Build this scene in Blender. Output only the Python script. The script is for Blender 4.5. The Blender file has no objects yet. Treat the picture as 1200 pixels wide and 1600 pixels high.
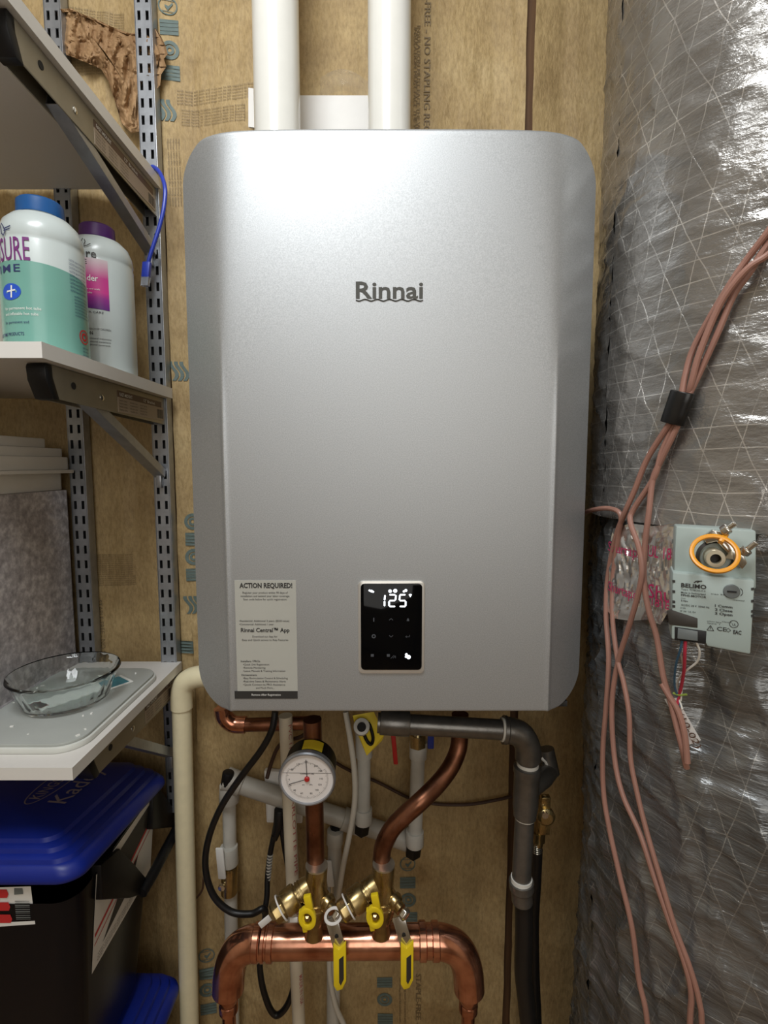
import bpy, bmesh, math, random
from mathutils import Vector, Matrix, noise
random.seed(7)
C = bpy.context.scene
COL = C.collection
PI = math.pi

# ------------------------------------------------------------------ camera, world, lamps, exposure
PITCH = math.radians(5.3); FOC = 800.0; CAMZ = 1.45
cp, sp = math.cos(PITCH), math.sin(PITCH)
cam_data = bpy.data.cameras.new('camera'); cam_data.sensor_fit = 'HORIZONTAL'; cam_data.sensor_width = 36; cam_data.lens = 36 * FOC / 1200
cam_data.clip_start = 0.02
cam = bpy.data.objects.new('camera', cam_data); COL.objects.link(cam)
cam.location = (0, 0, CAMZ); cam.rotation_euler = (PI / 2 - PITCH, 0, 0)
C.camera = cam

world = bpy.data.worlds.new('world'); C.world = world; world.use_nodes = True
bg = world.node_tree.nodes['Background']; bg.inputs[0].default_value = (1.0, 0.96, 0.90, 1); bg.inputs[1].default_value = 0.06

def area_lamp(name, loc, target, sx, sy, watts, colour):
    d = bpy.data.lights.new(name, 'AREA'); d.shape = 'RECTANGLE'; d.size = sx; d.size_y = sy; d.energy = watts; d.color = colour
    o = bpy.data.objects.new(name, d); COL.objects.link(o); o.location = loc
    o.rotation_euler = (Vector(target) - Vector(loc)).to_track_quat('-Z', 'Y').to_euler()
    return o
area_lamp('ceiling_lamp', (-0.22, -0.08, CAMZ + 1.02), (-0.10, 0.45, CAMZ), 0.44, 0.44, 13.0, (0.95, 0.98, 1.0))
area_lamp('fill_light', (0.18, -1.60, CAMZ + 0.40), (0.0, 0.6, CAMZ + 0.05), 1.3, 1.3, 11.5, (1.0, 0.975, 0.93))  # added broad fill from behind the camera; no doorway is built there

vs = C.view_settings
vs.view_transform = 'Standard'; vs.look = 'None'; vs.gamma = 1.0; vs.use_curve_mapping = False; vs.exposure = 0.0
C.display_settings.display_device = 'sRGB'

# ------------------------------------------------------------------ rays from photograph pixels to points of the place
def ray(px, py):
    dx = (px - 600) / FOC; dy = (800 - py) / FOC
    return Vector((dx, cp + dy * sp, -sp + dy * cp))
O = Vector((0, 0, CAMZ))
def P(px, py, Y):
    d = ray(px, py); return O + d * (Y / d.y)
def PX(px, py, X):
    d = ray(px, py); return O + d * (X / d.x)
def PZ(px, py, Z):
    d = ray(px, py); return O + d * ((Z - CAMZ) / d.z)
DUCT = Vector((0.505, 0.655)); DUCT_R = 0.220
def PC(px, py, R):
    d = ray(px, py); a = d.x**2 + d.y**2; b = -2 * (d.x * DUCT.x + d.y * DUCT.y); c = DUCT.length_squared - R * R
    D = max(0.0, b * b - 4 * a * c)
    return O + d * ((-b - math.sqrt(D)) / (2 * a))
def rp(r, py, Y):                      # a radius seen as r pixels at that row and depth
    d = ray(600, py); return r * (Y / d.y) / FOC
def catmull(pts, n=8):
    pts = [Vector(p) for p in pts]
    if len(pts) < 3: return pts
    q = [pts[0] * 2 - pts[1]] + pts + [pts[-1] * 2 - pts[-2]]
    out = []
    for i in range(1, len(q) - 2):
        a, b, c, d = q[i - 1:i + 3]
        for k in range(n):
            t = k / n
            out.append(0.5 * (2 * b + (c - a) * t + (2 * a - 5 * b + 4 * c - d) * t * t + (3 * b - a - 3 * c + d) * t**3))
    out.append(pts[-1]); return out
def nz(x, y, z=0.0): return noise.noise(Vector((x, y, z)))

# ------------------------------------------------------------------ materials
def lin(c):
    c = c / 255.0
    return c / 12.92 if c <= 0.04045 else ((c + 0.055) / 1.055) ** 2.4
def rgb(r, g, b): return (lin(r), lin(g), lin(b), 1)
class NT:
    def __init__(s, name):
        s.m = bpy.data.materials.new(name); s.m.use_nodes = True; s.t = s.m.node_tree
        s.b = s.t.nodes['Principled BSDF']; s._co = None
    def n(s, typ, **kw):
        x = s.t.nodes.new(typ)
        for k, v in kw.items(): setattr(x, k, v)
        return x
    def l(s, a, b): s.t.links.new(a, b)
    def co(s, scale=(1, 1, 1), which='Object'):
        tc = s.n('ShaderNodeTexCoord'); mp = s.n('ShaderNodeMapping'); mp.inputs['Scale'].default_value = scale
        s.l(tc.outputs[which], mp.inputs[0]); return mp.outputs[0]
    def noise(s, co, scale, detail=3, rough=.55):
        x = s.n('ShaderNodeTexNoise'); x.inputs['Scale'].default_value = scale; x.inputs['Detail'].default_value = detail
        x.inputs['Roughness'].default_value = rough; s.l(co, x.inputs['Vector']); return x.outputs['Fac']
    def ramp(s, fac, stops):
        x = s.n('ShaderNodeValToRGB'); e = x.color_ramp.elements
        while len(e) < len(stops): e.new(0.5)
        for el, (p, c) in zip(e, stops): el.position = p; el.color = c
        s.l(fac, x.inputs[0]); return x.outputs[0]
    def bump(s, h, strength, dist=0.001, prev=None):
        x = s.n('ShaderNodeBump'); x.inputs['Strength'].default_value = strength; x.inputs['Distance'].default_value = dist
        s.l(h, x.inputs['Height'])
        if prev is not None: s.l(prev, x.inputs['Normal'])
        return x.outputs[0]
def mat(name, c, rough=.5, metal=0., var=.10, vscale=30, bump=0., bscale=200, coat=0., trans=0., emit=None, es=0., sub=0., ior=None, spec=None):
    t = NT(name); b = t.b
    b.inputs['Roughness'].default_value = rough; b.inputs['Metallic'].default_value = metal
    co = t.co()
    if var > 0:
        f = t.noise(co, vscale)
        lo = tuple(x * (1 - var) for x in c[:3]) + (1,); hi = tuple(min(1, x * (1 + var)) for x in c[:3]) + (1,)
        t.l(t.ramp(f, [(.3, lo), (.7, hi)]), b.inputs['Base Color'])
    else: b.inputs['Base Color'].default_value = c
    if bump > 0: t.l(t.bump(t.noise(co, bscale), bump), b.inputs['Normal'])
    if coat: b.inputs['Coat Weight'].default_value = coat; b.inputs['Coat Roughness'].default_value = .08
    if trans: b.inputs['Transmission Weight'].default_value = trans
    if sub: b.inputs['Subsurface Weight'].default_value = sub; b.inputs['Subsurface Radius'].default_value = (.004, .004, .004)
    if ior: b.inputs['IOR'].default_value = ior
    if spec is not None: b.inputs['Specular IOR Level'].default_value = spec
    if emit: b.inputs['Emission Color'].default_value = emit; b.inputs['Emission Strength'].default_value = es
    return t.m
def kraft_material(name, a, b_, c_):
    t = NT(name); co = t.co()
    f1 = t.noise(co, 9, 4); f2 = t.noise(t.co((220, 220, 90)), 1, 3, .7)
    r1 = t.ramp(f1, [(.3, a), (.55, b_), (.8, c_)])
    r2 = t.ramp(f2, [(.30, (.68, .65, .60, 1)), (.6, (1.04, 1.03, 1.02, 1))])
    mx = t.n('ShaderNodeMix', data_type='RGBA', blend_type='MULTIPLY'); mx.inputs[0].default_value = .8
    t.l(r1, mx.inputs[6]); t.l(r2, mx.inputs[7]); t.l(mx.outputs[2], t.b.inputs['Base Color'])
    t.b.inputs['Roughness'].default_value = .62; t.b.inputs['Specular IOR Level'].default_value = .35
    n1 = t.bump(t.noise(t.co((34, 34, 12)), 1, 5, .6), .9, .007)
    t.l(t.bump(f2, .45, .0008, n1), t.b.inputs['Normal'])
    return t.m
def wood_material(name, a, b_):
    t = NT(name); co = t.co((60, 60, 3))
    f = t.noise(co, 1, 5, .65)
    t.l(t.ramp(f, [(.3, a), (.7, b_)]), t.b.inputs['Base Color']); t.b.inputs['Roughness'].default_value = .75
    t.l(t.bump(f, .3, .001), t.b.inputs['Normal']); return t.m
def foil_wrap_material(name, base, base2, line, rough, lines=True, wr=.5):
    t = NT(name); co = t.co((1, 1, 1), 'UV')
    n0 = t.n('ShaderNodeTexNoise'); n0.inputs['Scale'].default_value = 9; n0.inputs['Detail'].default_value = 2; t.l(co, n0.inputs['Vector'])
    sc = t.n('ShaderNodeVectorMath', operation='SCALE'); sc.inputs[3].default_value = .012; t.l(n0.outputs['Color'], sc.inputs[0])
    ad = t.n('ShaderNodeVectorMath', operation='ADD'); t.l(co, ad.inputs[0]); t.l(sc.outputs[0], ad.inputs[1])
    sep = t.n('ShaderNodeSeparateXYZ'); t.l(ad.outputs[0], sep.inputs[0])
    def stripes(ku, kv, period, width):
        m1 = t.n('ShaderNodeMath', operation='MULTIPLY'); m1.inputs[1].default_value = ku / period; t.l(sep.outputs[0], m1.inputs[0])
        m2 = t.n('ShaderNodeMath', operation='MULTIPLY_ADD'); m2.inputs[1].default_value = kv / period; t.l(sep.outputs[1], m2.inputs[0]); t.l(m1.outputs[0], m2.inputs[2])
        fr = t.n('ShaderNodeMath', operation='FRACT'); t.l(m2.outputs[0], fr.inputs[0])
        lt = t.n('ShaderNodeMath', operation='LESS_THAN'); lt.inputs[1].default_value = width / period; t.l(fr.outputs[0], lt.inputs[0]); return lt.outputs[0]
    s1 = stripes(0, 1, .021, .0011); s2 = stripes(.90, .42, .034, .0010); s3 = stripes(-.97, .22, .030, .0009)
    mx1 = t.n('ShaderNodeMath', operation='MAXIMUM'); t.l(s1, mx1.inputs[0]); t.l(s2, mx1.inputs[1])
    mx2 = t.n('ShaderNodeMath', operation='MAXIMUM'); t.l(mx1.outputs[0], mx2.inputs[0]); t.l(s3, mx2.inputs[1])
    fade = t.ramp(t.noise(co, 14, 3), [(.40, (.25, .25, .25, 1)), (.62, (1, 1, 1, 1))])
    fm = t.n('ShaderNodeMath', operation='MULTIPLY'); t.l(mx2.outputs[0], fm.inputs[0]); t.l(fade, fm.inputs[1])
    fk = t.n('ShaderNodeMath', operation='MULTIPLY'); fk.inputs[1].default_value = .8 if lines else .45; t.l(fm.outputs[0], fk.inputs[0])
    bc = t.ramp(t.noise(co, 6, 3), [(.35, base), (.65, base2)])
    mix = t.n('ShaderNodeMix', data_type='RGBA'); t.l(fk.outputs[0], mix.inputs[0]); t.l(bc, mix.inputs[6]); mix.inputs[7].default_value = line
    t.l(mix.outputs[2], t.b.inputs['Base Color']); t.b.inputs['Metallic'].default_value = .66
    rr = t.ramp(t.noise(co, 20, 2), [(.3, (rough * .7,) * 3 + (1,)), (.7, (rough * 1.4,) * 3 + (1,))]); t.l(rr, t.b.inputs['Roughness'])
    rid = t.n('ShaderNodeTexNoise'); rid.inputs['Scale'].default_value = 1; rid.inputs['Detail'].default_value = 4; rid.inputs['Roughness'].default_value = .6
    mp = t.co((55, 110, 60) if lines else (30, 150, 60), 'UV'); t.l(mp, rid.inputs['Vector'])
    mp.node.inputs['Rotation'].default_value = (0, 0, 0 if lines else .55)
    b1 = t.bump(rid.outputs['Fac'], wr, .006)
    b2 = t.bump(fm.outputs[0], .5, .0008, b1)
    t.l(b2, t.b.inputs['Normal']); return t.m

M = {}
M['kraft'] = kraft_material('kraft_paper', rgb(158, 134, 94), rgb(178, 154, 110), rgb(196, 174, 130))
M['kraft_back'] = kraft_material('crumpled_paper', rgb(140, 108, 76), rgb(166, 134, 98), rgb(186, 156, 118))
M['stud'] = wood_material('stud_wood', rgb(70, 48, 30), rgb(112, 80, 50))
M['room'] = mat('painted_drywall', rgb(204, 190, 166), .8, var=.04, bump=.1)
M['ceil'] = mat('ceiling_paint', rgb(225, 222, 215), .85, var=.03)
M['concrete'] = mat('wood_floor', rgb(158, 128, 94), .8, var=.2, vscale=8, bump=.3)
def silver_material():
    t = NT('silver_metallic_paint'); t.b.inputs['Base Color'].default_value = rgb(188, 190, 190)
    t.b.inputs['Metallic'].default_value = .80; t.b.inputs['Roughness'].default_value = .52
    f = t.noise(t.co((1, 1, 1)), 900, 2)
    t.l(t.ramp(f, [(.35, rgb(170, 173, 175)), (.65, rgb(188, 191, 193))]), t.b.inputs['Base Color'])
    t.l(t.bump(t.noise(t.co(), 420, 2), .06, .0006), t.b.inputs['Normal']); return t.m
M['silver'] = silver_material()
M['dark_case'] = mat('dark_grey_steel', rgb(58, 58, 58), .5, .4)
M['bezel'] = mat('bezel_satin_metal', rgb(214, 212, 206), .3, .6, var=.03)
M['black_glass'] = mat('black_glass', rgb(5, 6, 8), .05, var=.02, spec=.18)
M['led'] = mat('white_led', rgb(235, 242, 255), .4, var=0, emit=(.86, .93, 1, 1), es=2.4)
M['led_dim'] = mat('dim_icon_print', rgb(74, 78, 84), .4, var=.02)
M['logo'] = mat('dark_grey_lettering', rgb(66, 66, 62), .35, .3, var=.03)
M['sticker'] = mat('grey_label_film', rgb(178, 178, 170), .45, var=.02)
M['print_dark'] = mat('dark_print', rgb(48, 47, 46), .5, var=.02)
M['print_black'] = mat('black_print', rgb(22, 22, 24), .5, var=.02)
M['print_grey'] = mat('grey_print', rgb(106, 84, 58), .6, var=.05)
M['print_blue'] = mat('blue_grey_print', rgb(96, 112, 108), .6, var=.10, vscale=120)
M['print_text_kraft'] = mat('brown_ink', rgb(122, 104, 74), .6, var=.05)
M['white_print'] = mat('white_print', rgb(232, 232, 228), .5, var=.02)
M['pvc'] = mat('white_pvc', rgb(226, 225, 218), .22, var=.02, coat=.2)
M['card'] = mat('white_card', rgb(226, 224, 220), .5, var=.02)
M['film'] = mat('clear_film', rgb(240, 240, 240), .08, var=0, trans=.95, ior=1.1, bump=.6, bscale=90)
M['galv'] = mat('zinc_plated_steel', rgb(164, 168, 174), .36, .75, var=.12, vscale=60, bump=.05)
M['slot_dark'] = mat('dark_recess', rgb(24, 23, 22), .8, var=.02)
M['bracket'] = mat('bracket_steel', rgb(150, 144, 128), .42, .55, var=.10, vscale=20)
M['black_plastic'] = mat('black_plastic', rgb(16, 16, 18), .45, var=.05, spec=.3)
M['melamine'] = mat('white_melamine', rgb(216, 213, 208), .42, var=.015, vscale=300)
M['melamine_edge'] = mat('melamine_edge', rgb(222, 220, 215), .35, var=.015)
M['label_brown'] = mat('brown_label', rgb(92, 70, 58), .5, var=.03)
M['label_tan'] = mat('tan_label', rgb(168, 152, 134), .5, var=.03)
M['white_bottle'] = mat('white_bottle_plastic', rgb(196, 206, 205), .3, var=.015, sub=.15, coat=.2)
M['cream_bottle'] = mat('ivory_bottle_plastic', rgb(222, 216, 202), .35, var=.02, sub=.1)
M['teal_label'] = mat('teal_label_film', rgb(112, 164, 152), .32, var=.03, coat=.2)
M['teal_print'] = mat('teal_foil_print', rgb(48, 132, 150), .3, var=.25, vscale=120)
M['blue_cap'] = mat('blue_cap_plastic', rgb(30, 92, 158), .4, var=.04)
M['yellow_cap'] = mat('yellow_cap_plastic', rgb(226, 172, 40), .4, var=.04)
M['purple_cap'] = mat('purple_cap_plastic', rgb(78, 36, 104), .4, var=.04)
M['purple_print'] = mat('purple_print', rgb(118, 50, 120), .45, var=.02)
M['navy_print'] = mat('navy_print', rgb(44, 52, 100), .45, var=.02)
M['blue_print'] = mat('blue_print', rgb(36, 84, 196), .4, var=.02)
M['red_print'] = mat('red_print', rgb(196, 44, 48), .45, var=.02)
M['magenta_print'] = mat('magenta_print', rgb(186, 46, 96), .4, var=.04)
def gradient_material(name, stops, z0, z1):
    t = NT(name); tc = t.n('ShaderNodeTexCoord'); sep = t.n('ShaderNodeSeparateXYZ'); t.l(tc.outputs['UV'], sep.inputs[0])
    t.l(t.ramp(sep.outputs[1], stops), t.b.inputs['Base Color']); t.b.inputs['Roughness'].default_value = .35; return t.m
M['pink_panel'] = gradient_material('purple_to_pink_print', [(0, rgb(98, 40, 128)), (.22, rgb(150, 44, 140)), (.34, rgb(204, 56, 142)), (.62, rgb(196, 60, 138)), (1, rgb(208, 196, 200))], 0, 1)
M['grey_board'] = mat('grey_plastic', rgb(168, 172, 168), .4, var=.03)
M['grey_rim'] = mat('pale_grey_plastic', rgb(208, 210, 204), .35, var=.02)
M['glass'] = mat('clear_glass', (.96, 1, .985, 1), .02, var=0, trans=1.0, ior=1.32)
M['tubwhite'] = mat('white_tub_plastic', rgb(226, 223, 216), .45, var=.02, sub=.1)
def mottled_material():
    t = NT('mottled_grey_board'); f = t.noise(t.co((90, 90, 90)), 1, 4, .6)
    g = t.noise(t.co((160, 60, 160)), 1, 2)
    t.l(t.ramp(f, [(.3, rgb(150, 145, 149)), (.5, rgb(186, 181, 184)), (.7, rgb(228, 224, 225))]), t.b.inputs['Base Color'])
    t.b.inputs['Roughness'].default_value = .38; t.b.inputs['Metallic'].default_value = .25
    t.l(t.bump(f, .4, .001), t.b.inputs['Normal']); return t.m
M['mottled'] = mottled_material()
M['blue_lid'] = mat('blue_lid_plastic', rgb(12, 36, 132), .42, var=.10, vscale=12)
M['blue_emboss'] = mat('brown_blue_lettering', rgb(150, 136, 142), .45, var=.03)
M['bin_black'] = mat('glossy_black_plastic', rgb(11, 13, 19), .25, var=.05, spec=.25)
M['cpvc'] = mat('cream_cpvc', rgb(232, 222, 186), .38, var=.04, vscale=60)
M['pvc_drain'] = mat('ivory_pvc', rgb(212, 202, 180), .42, var=.04)
M['pink_ink'] = mat('faded_red_ink', rgb(176, 106, 98), .55, var=.05)
M['pex'] = mat('translucent_white_pipe', rgb(196, 194, 186), .34, var=.06, vscale=40, sub=.4)
M['greypvc'] = mat('grey_white_pvc', rgb(176, 172, 162), .45, var=.05)
M['white_tube'] = mat('white_tubing', rgb(208, 204, 192), .4, var=.03)
def copper_material(name, a, b_, rough):
    t = NT(name); f = t.noise(t.co((26, 26, 26)), 1, 4)
    t.l(t.ramp(f, [(.3, a), (.65, b_)]), t.b.inputs['Base Color']); t.b.inputs['Metallic'].default_value = .95
    g = t.noise(t.co((50, 50, 20)), 1, 3)
    t.l(t.ramp(g, [(.3, (rough * .7,) * 3 + (1,)), (.7, (rough * 1.5,) * 3 + (1,))]), t.b.inputs['Roughness']); return t.m
M['copper'] = copper_material('copper', rgb(168, 108, 82), rgb(226, 166, 138), .17)
M['copper_dull'] = copper_material('dull_copper', rgb(102, 66, 48), rgb(150, 102, 78), .36)
M['brass'] = copper_material('brass', rgb(146, 124, 82), rgb(196, 174, 124), .26)
M['chrome'] = mat('bright_steel', rgb(214, 212, 205), .16, .95, var=.04)
M['solder'] = mat('solder', rgb(200, 194, 180), .3, .9, var=.06)
M['yellow'] = mat('yellow_plastic', rgb(236, 208, 34), .4, var=.04)
M['yellow_tag'] = mat('yellow_tag_card', rgb(232, 206, 52), .5, var=.03)
M['iron'] = mat('black_iron', rgb(118, 116, 112), .34, .75, var=.16, vscale=60, bump=.15, bscale=300)
M['tape_white'] = mat('white_thread_tape', rgb(222, 220, 212), .5, var=.03)
M['rubber'] = mat('black_rubber', rgb(20, 20, 21), .42, var=.04)
M['wire_brown'] = mat('brown_cable_jacket', rgb(158, 116, 102), .42, var=.06)
M['wire_dark'] = mat('dark_brown_wire', rgb(64, 42, 30), .5, var=.05)
M['black_tape'] = mat('black_vinyl_tape', rgb(18, 18, 19), .3, var=.04)
M['blue_wire'] = mat('blue_cable_jacket', rgb(44, 66, 178), .36, var=.04)
M['clear_plug'] = mat('clear_plug_plastic', rgb(210, 216, 226), .1, var=0, trans=.7, ior=1.3)
M['grey_case'] = mat('pale_grey_case', rgb(168, 182, 178), .42, var=.02)
M['orange'] = mat('orange_plastic', rgb(232, 156, 30), .36, var=.05)
M['shaft'] = mat('cream_metal_shaft', rgb(196, 188, 164), .3, .5, var=.04)
M['grey_knob'] = mat('grey_knob_plastic', rgb(108, 114, 114), .4, var=.02)
M['dark_label'] = mat('dark_brown_plate', rgb(56, 52, 48), .45, var=.02)
M['wire_red'] = mat('red_wire', rgb(190, 52, 76), .4, var=.03)
M['wire_teal'] = mat('blue_green_wire', rgb(60, 100, 128), .4, var=.03)
M['wire_white'] = mat('white_wire', rgb(226, 224, 216), .4, var=.03)
M['wire_green'] = mat('yellow_green_tie', rgb(146, 168, 76), .4, var=.03)
M['foil'] = mat('shiny_foil', rgb(222, 219, 214), .24, .85, var=.05, bump=.25, bscale=90)
M['dial'] = mat('white_dial', rgb(228, 222, 218), .35, var=.01)
M['red_plastic'] = mat('red_plastic', rgb(176, 38, 36), .4, var=.03)
M['blue_plastic'] = mat('blue_plastic', rgb(30, 50, 130), .4, var=.03)
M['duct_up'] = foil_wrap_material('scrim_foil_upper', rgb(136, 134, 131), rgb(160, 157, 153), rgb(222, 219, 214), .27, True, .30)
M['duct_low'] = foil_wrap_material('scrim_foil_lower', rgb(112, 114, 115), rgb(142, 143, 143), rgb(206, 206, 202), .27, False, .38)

# ------------------------------------------------------------------ mesh builder
class MB:
    def __init__(s): s.v = []; s.f = []; s.uv = {}
    def add(s, vs, fs):
        o = len(s.v); s.v += [Vector(x) for x in vs]; s.f += [tuple(i + o for i in f) for f in fs]; return o
    def box(s, lo, hi):
        x0, y0, z0 = lo; x1, y1, z1 = hi
        s.add([(x0, y0, z0), (x1, y0, z0), (x1, y1, z0), (x0, y1, z0), (x0, y0, z1), (x1, y0, z1), (x1, y1, z1), (x0, y1, z1)],
              [(0, 3, 2, 1), (4, 5, 6, 7), (0, 1, 5, 4), (1, 2, 6, 5), (2, 3, 7, 6), (3, 0, 4, 7)]); return s
    def obox(s, c, u, v, w, a, b, h):           # box about c with half sizes a, b, h along u, v, w
        c, u, v, w = Vector(c), Vector(u), Vector(v), Vector(w)
        q = [c + u * a * i + v * b * j + w * h * k for k in (-1, 1) for (i, j) in ((-1, -1), (1, -1), (1, 1), (-1, 1))]
        s.add(q, [(0, 3, 2, 1), (4, 5, 6, 7), (0, 1, 5, 4), (1, 2, 6, 5), (2, 3, 7, 6), (3, 0, 4, 7)]); return s
    def tube(s, pts, r, seg=14, caps=True):
        pts = [Vector(p) for p in pts]; n = len(pts); rs = r if isinstance(r, (list, tuple)) else [r] * n
        tang = []
        for i in range(n):
            a = pts[max(0, i - 1)]; b = pts[min(n - 1, i + 1)]; d = b - a
            tang.append(d.normalized() if d.length > 1e-9 else Vector((0, 0, 1)))
        t = tang[0]; up = Vector((0, 1, 0)) if abs(t.y) < .9 else Vector((1, 0, 0))
        u = (up - t * up.dot(t)).normalized(); base = len(s.v); fs = []; vs = []
        for i in range(n):
            t = tang[i]; u = u - t * u.dot(t); u.normalize(); w = t.cross(u)
            for k in range(seg):
                a = 2 * PI * k / seg; vs.append(pts[i] + (u * math.cos(a) + w * math.sin(a)) * rs[i])
        for i in range(n - 1):
            for k in range(seg):
                k2 = (k + 1) % seg; fs.append((i * seg + k, i * seg + k2, (i + 1) * seg + k2, (i + 1) * seg + k))
        if caps: fs.append(tuple(range(seg - 1, -1, -1))); fs.append(tuple((n - 1) * seg + k for k in range(seg)))
        s.add(vs, fs); return s
    def lathe(s, prof, o, ax=(0, 0, 1), seg=32, cap0=True, cap1=True, up=None):   # prof: (radius, height along the axis)
        o = Vector(o); t = Vector(ax).normalized(); up = Vector(up) if up else (Vector((0, 1, 0)) if abs(t.y) < .9 else Vector((1, 0, 0)))
        u = (up - t * up.dot(t)).normalized(); w = t.cross(u); vs = []; fs = []; n = len(prof)
        for (r, h) in prof:
            for k in range(seg):
                a = 2 * PI * k / seg; vs.append(o + t * h + (u * math.cos(a) + w * math.sin(a)) * r)
        for i in range(n - 1):
            for k in range(seg):
                k2 = (k + 1) % seg; fs.append((i * seg + k, i * seg + k2, (i + 1) * seg + k2, (i + 1) * seg + k))
        if cap0: fs.append(tuple(range(seg - 1, -1, -1)))
        if cap1: fs.append(tuple((n - 1) * seg + k for k in range(seg)))
        s.add(vs, fs); return s
    def prism(s, poly, o, u, v, w, h0, h1):     # polygon (a, b) on axes u, v, pushed along w from h0 to h1
        o, u, v, w = Vector(o), Vector(u), Vector(v), Vector(w); n = len(poly)
        q = [o + u * a + v * b + w * h0 for a, b in poly] + [o + u * a + v * b + w * h1 for a, b in poly]
        s.add(q, [tuple(range(n - 1, -1, -1)), tuple(range(n, 2 * n))] + [(i, (i + 1) % n, n + (i + 1) % n, n + i) for i in range(n)]); return s
    def ring(s, c, u, v, w, R, r, h, seg=32, ell=1.0):  # flat ring: outer R, inner r, thickness h along w
        c, u, v, w = Vector(c), Vector(u), Vector(v), Vector(w); vs = []; fs = []
        for k in range(seg):
            a = 2 * PI * k / seg; d = u * math.cos(a) + v * math.sin(a) * ell
            vs += [c + d * R, c + d * R + w * h, c + d * r + w * h, c + d * r]
        for k in range(seg):
            k2 = (k + 1) % seg
            for j in range(4): j2 = (j + 1) % 4; fs.append((k * 4 + j, k2 * 4 + j, k2 * 4 + j2, k * 4 + j2))
        s.add(vs, fs); return s
    def grid(s, fn, nu, nv, closed_u=False):
        vs = [fn(i / nu, j / nv) for j in range(nv + 1) for i in range(nu + (0 if closed_u else 1))]; W = nu if closed_u else nu + 1
        fs = []
        for j in range(nv):
            for i in range(nu):
                i2 = (i + 1) % W if closed_u else i + 1; fs.append((j * W + i, j * W + i2, (j + 1) * W + i2, (j + 1) * W + i))
        return s.add(vs, fs)
    def text(s, body, fn, h, width=None, align='L', bold=0.0, gap=1.0):   # fn maps text-plane metres (x, y) to the place; h = capital height
        vs, fs, w = text_mesh(body, bold, gap); k = h / .70; kx = k if width is None else width / max(w, 1e-6)
        off = {'L': 0, 'C': -w / 2, 'R': -w}[align]
        s.add([fn((x + off) * kx, y * k) for x, y in vs], fs); return s
    def build(s, name, m, parent=None, loc=None, smooth=35, bevel=0., seg=2, kind=None, merge=False):
        if parent is not None: org = Vector(parent['org'])
        elif loc is not None: org = Vector(loc)
        else:
            xs = [v.x for v in s.v]; ys = [v.y for v in s.v]; zs = [v.z for v in s.v]
            org = Vector(((min(xs) + max(xs)) / 2, (min(ys) + max(ys)) / 2, min(zs)))
        me = bpy.data.meshes.new(name); me.from_pydata([v - org for v in s.v], [], s.f)
        if bevel > 0 or merge:
            bm = bmesh.new(); bm.from_mesh(me)
            if merge: bmesh.ops.remove_doubles(bm, verts=bm.verts, dist=1e-5)
            bmesh.ops.recalc_face_normals(bm, faces=bm.faces)
            if bevel > 0:
                e = [e for e in bm.edges if len(e.link_faces) == 2 and e.calc_face_angle(0) > math.radians(40)]
                bmesh.ops.bevel(bm, geom=e, offset=bevel, segments=seg, affect='EDGES', profile=.5, clamp_overlap=True)
            bm.to_mesh(me); bm.free()
        me.materials.append(m)
        if smooth:
            me.shade_smooth(); me.set_sharp_from_angle(angle=math.radians(smooth))
        o = bpy.data.objects.new(name, me); COL.objects.link(o)
        if parent is not None: o.parent = parent
        else: o.location = org
        o['org'] = tuple(org)
        if kind is None and name in ('dark_lettering', 'pale_lettering', 'printed_lettering', 'dark_print', 'dial_markings', 'touch_symbols', 'white_lettering', 'magenta_lettering', 'red_lettering', 'barcode', 'raised_lettering'): kind = 'stuff'
        if kind: o['kind'] = kind
        return o
_tc = {}
def text_mesh(body, bold, gap):
    key = (body, bold, gap)
    if key not in _tc:
        cu = bpy.data.curves.new('lettering', 'FONT'); cu.body = body; cu.size = 1; cu.resolution_u = 2; cu.offset = bold; cu.space_character = gap
        ob = bpy.data.objects.new('lettering', cu); COL.objects.link(ob)
        dg = bpy.context.evaluated_depsgraph_get(); me = ob.evaluated_get(dg).to_mesh()
        vs = [(v.co.x, v.co.y) for v in me.vertices]; fs = [tuple(p.vertices) for p in me.polygons]
        ob.evaluated_get(dg).to_mesh_clear(); bpy.data.objects.remove(ob); bpy.data.curves.remove(cu)
        x0 = min([v[0] for v in vs], default=0); vs = [(x - x0, y) for x, y in vs]
        _tc[key] = (vs, fs, max([v[0] for v in vs], default=1))
    return _tc[key]
def plane_map(o, u, v, lift=0.0):
    o, u, v = Vector(o), Vector(u).normalized(), Vector(v).normalized(); n = u.cross(v)
    return lambda x, y: o + u * x + v * y + n * lift
def rrect(w, h, r, n=5):                        # rounded rectangle about 0
    out = []
    for cx, cy, a0 in ((w / 2 - r, h / 2 - r, 0), (-w / 2 + r, h / 2 - r, 90), (-w / 2 + r, -h / 2 + r, 180), (w / 2 - r, -h / 2 + r, 270)):
        for k in range(n + 1):
            a = math.radians(a0 + 90 * k / n); out.append((cx + r * math.cos(a), cy + r * math.sin(a)))
    return out
def disc(R, n=24, ell=1.0): return [(R * math.cos(2 * PI * k / n), R * ell * math.sin(2 * PI * k / n)) for k in range(n)]
def tag(o, label, cat, group=None):
    o['label'] = label; o['category'] = cat
    if group: o['group'] = group
    return o
def thing(name, label, cat, loc, group=None):
    o = bpy.data.objects.new(name, None); COL.objects.link(o); o.location = loc; o.empty_display_size = .02; o['org'] = tuple(loc)
    return tag(o, label, cat, group)
def struct(o): o['kind'] = 'structure'; return o
X, Y, Z = Vector((1, 0, 0)), Vector((0, 1, 0)), Vector((0, 0, 1))
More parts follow.
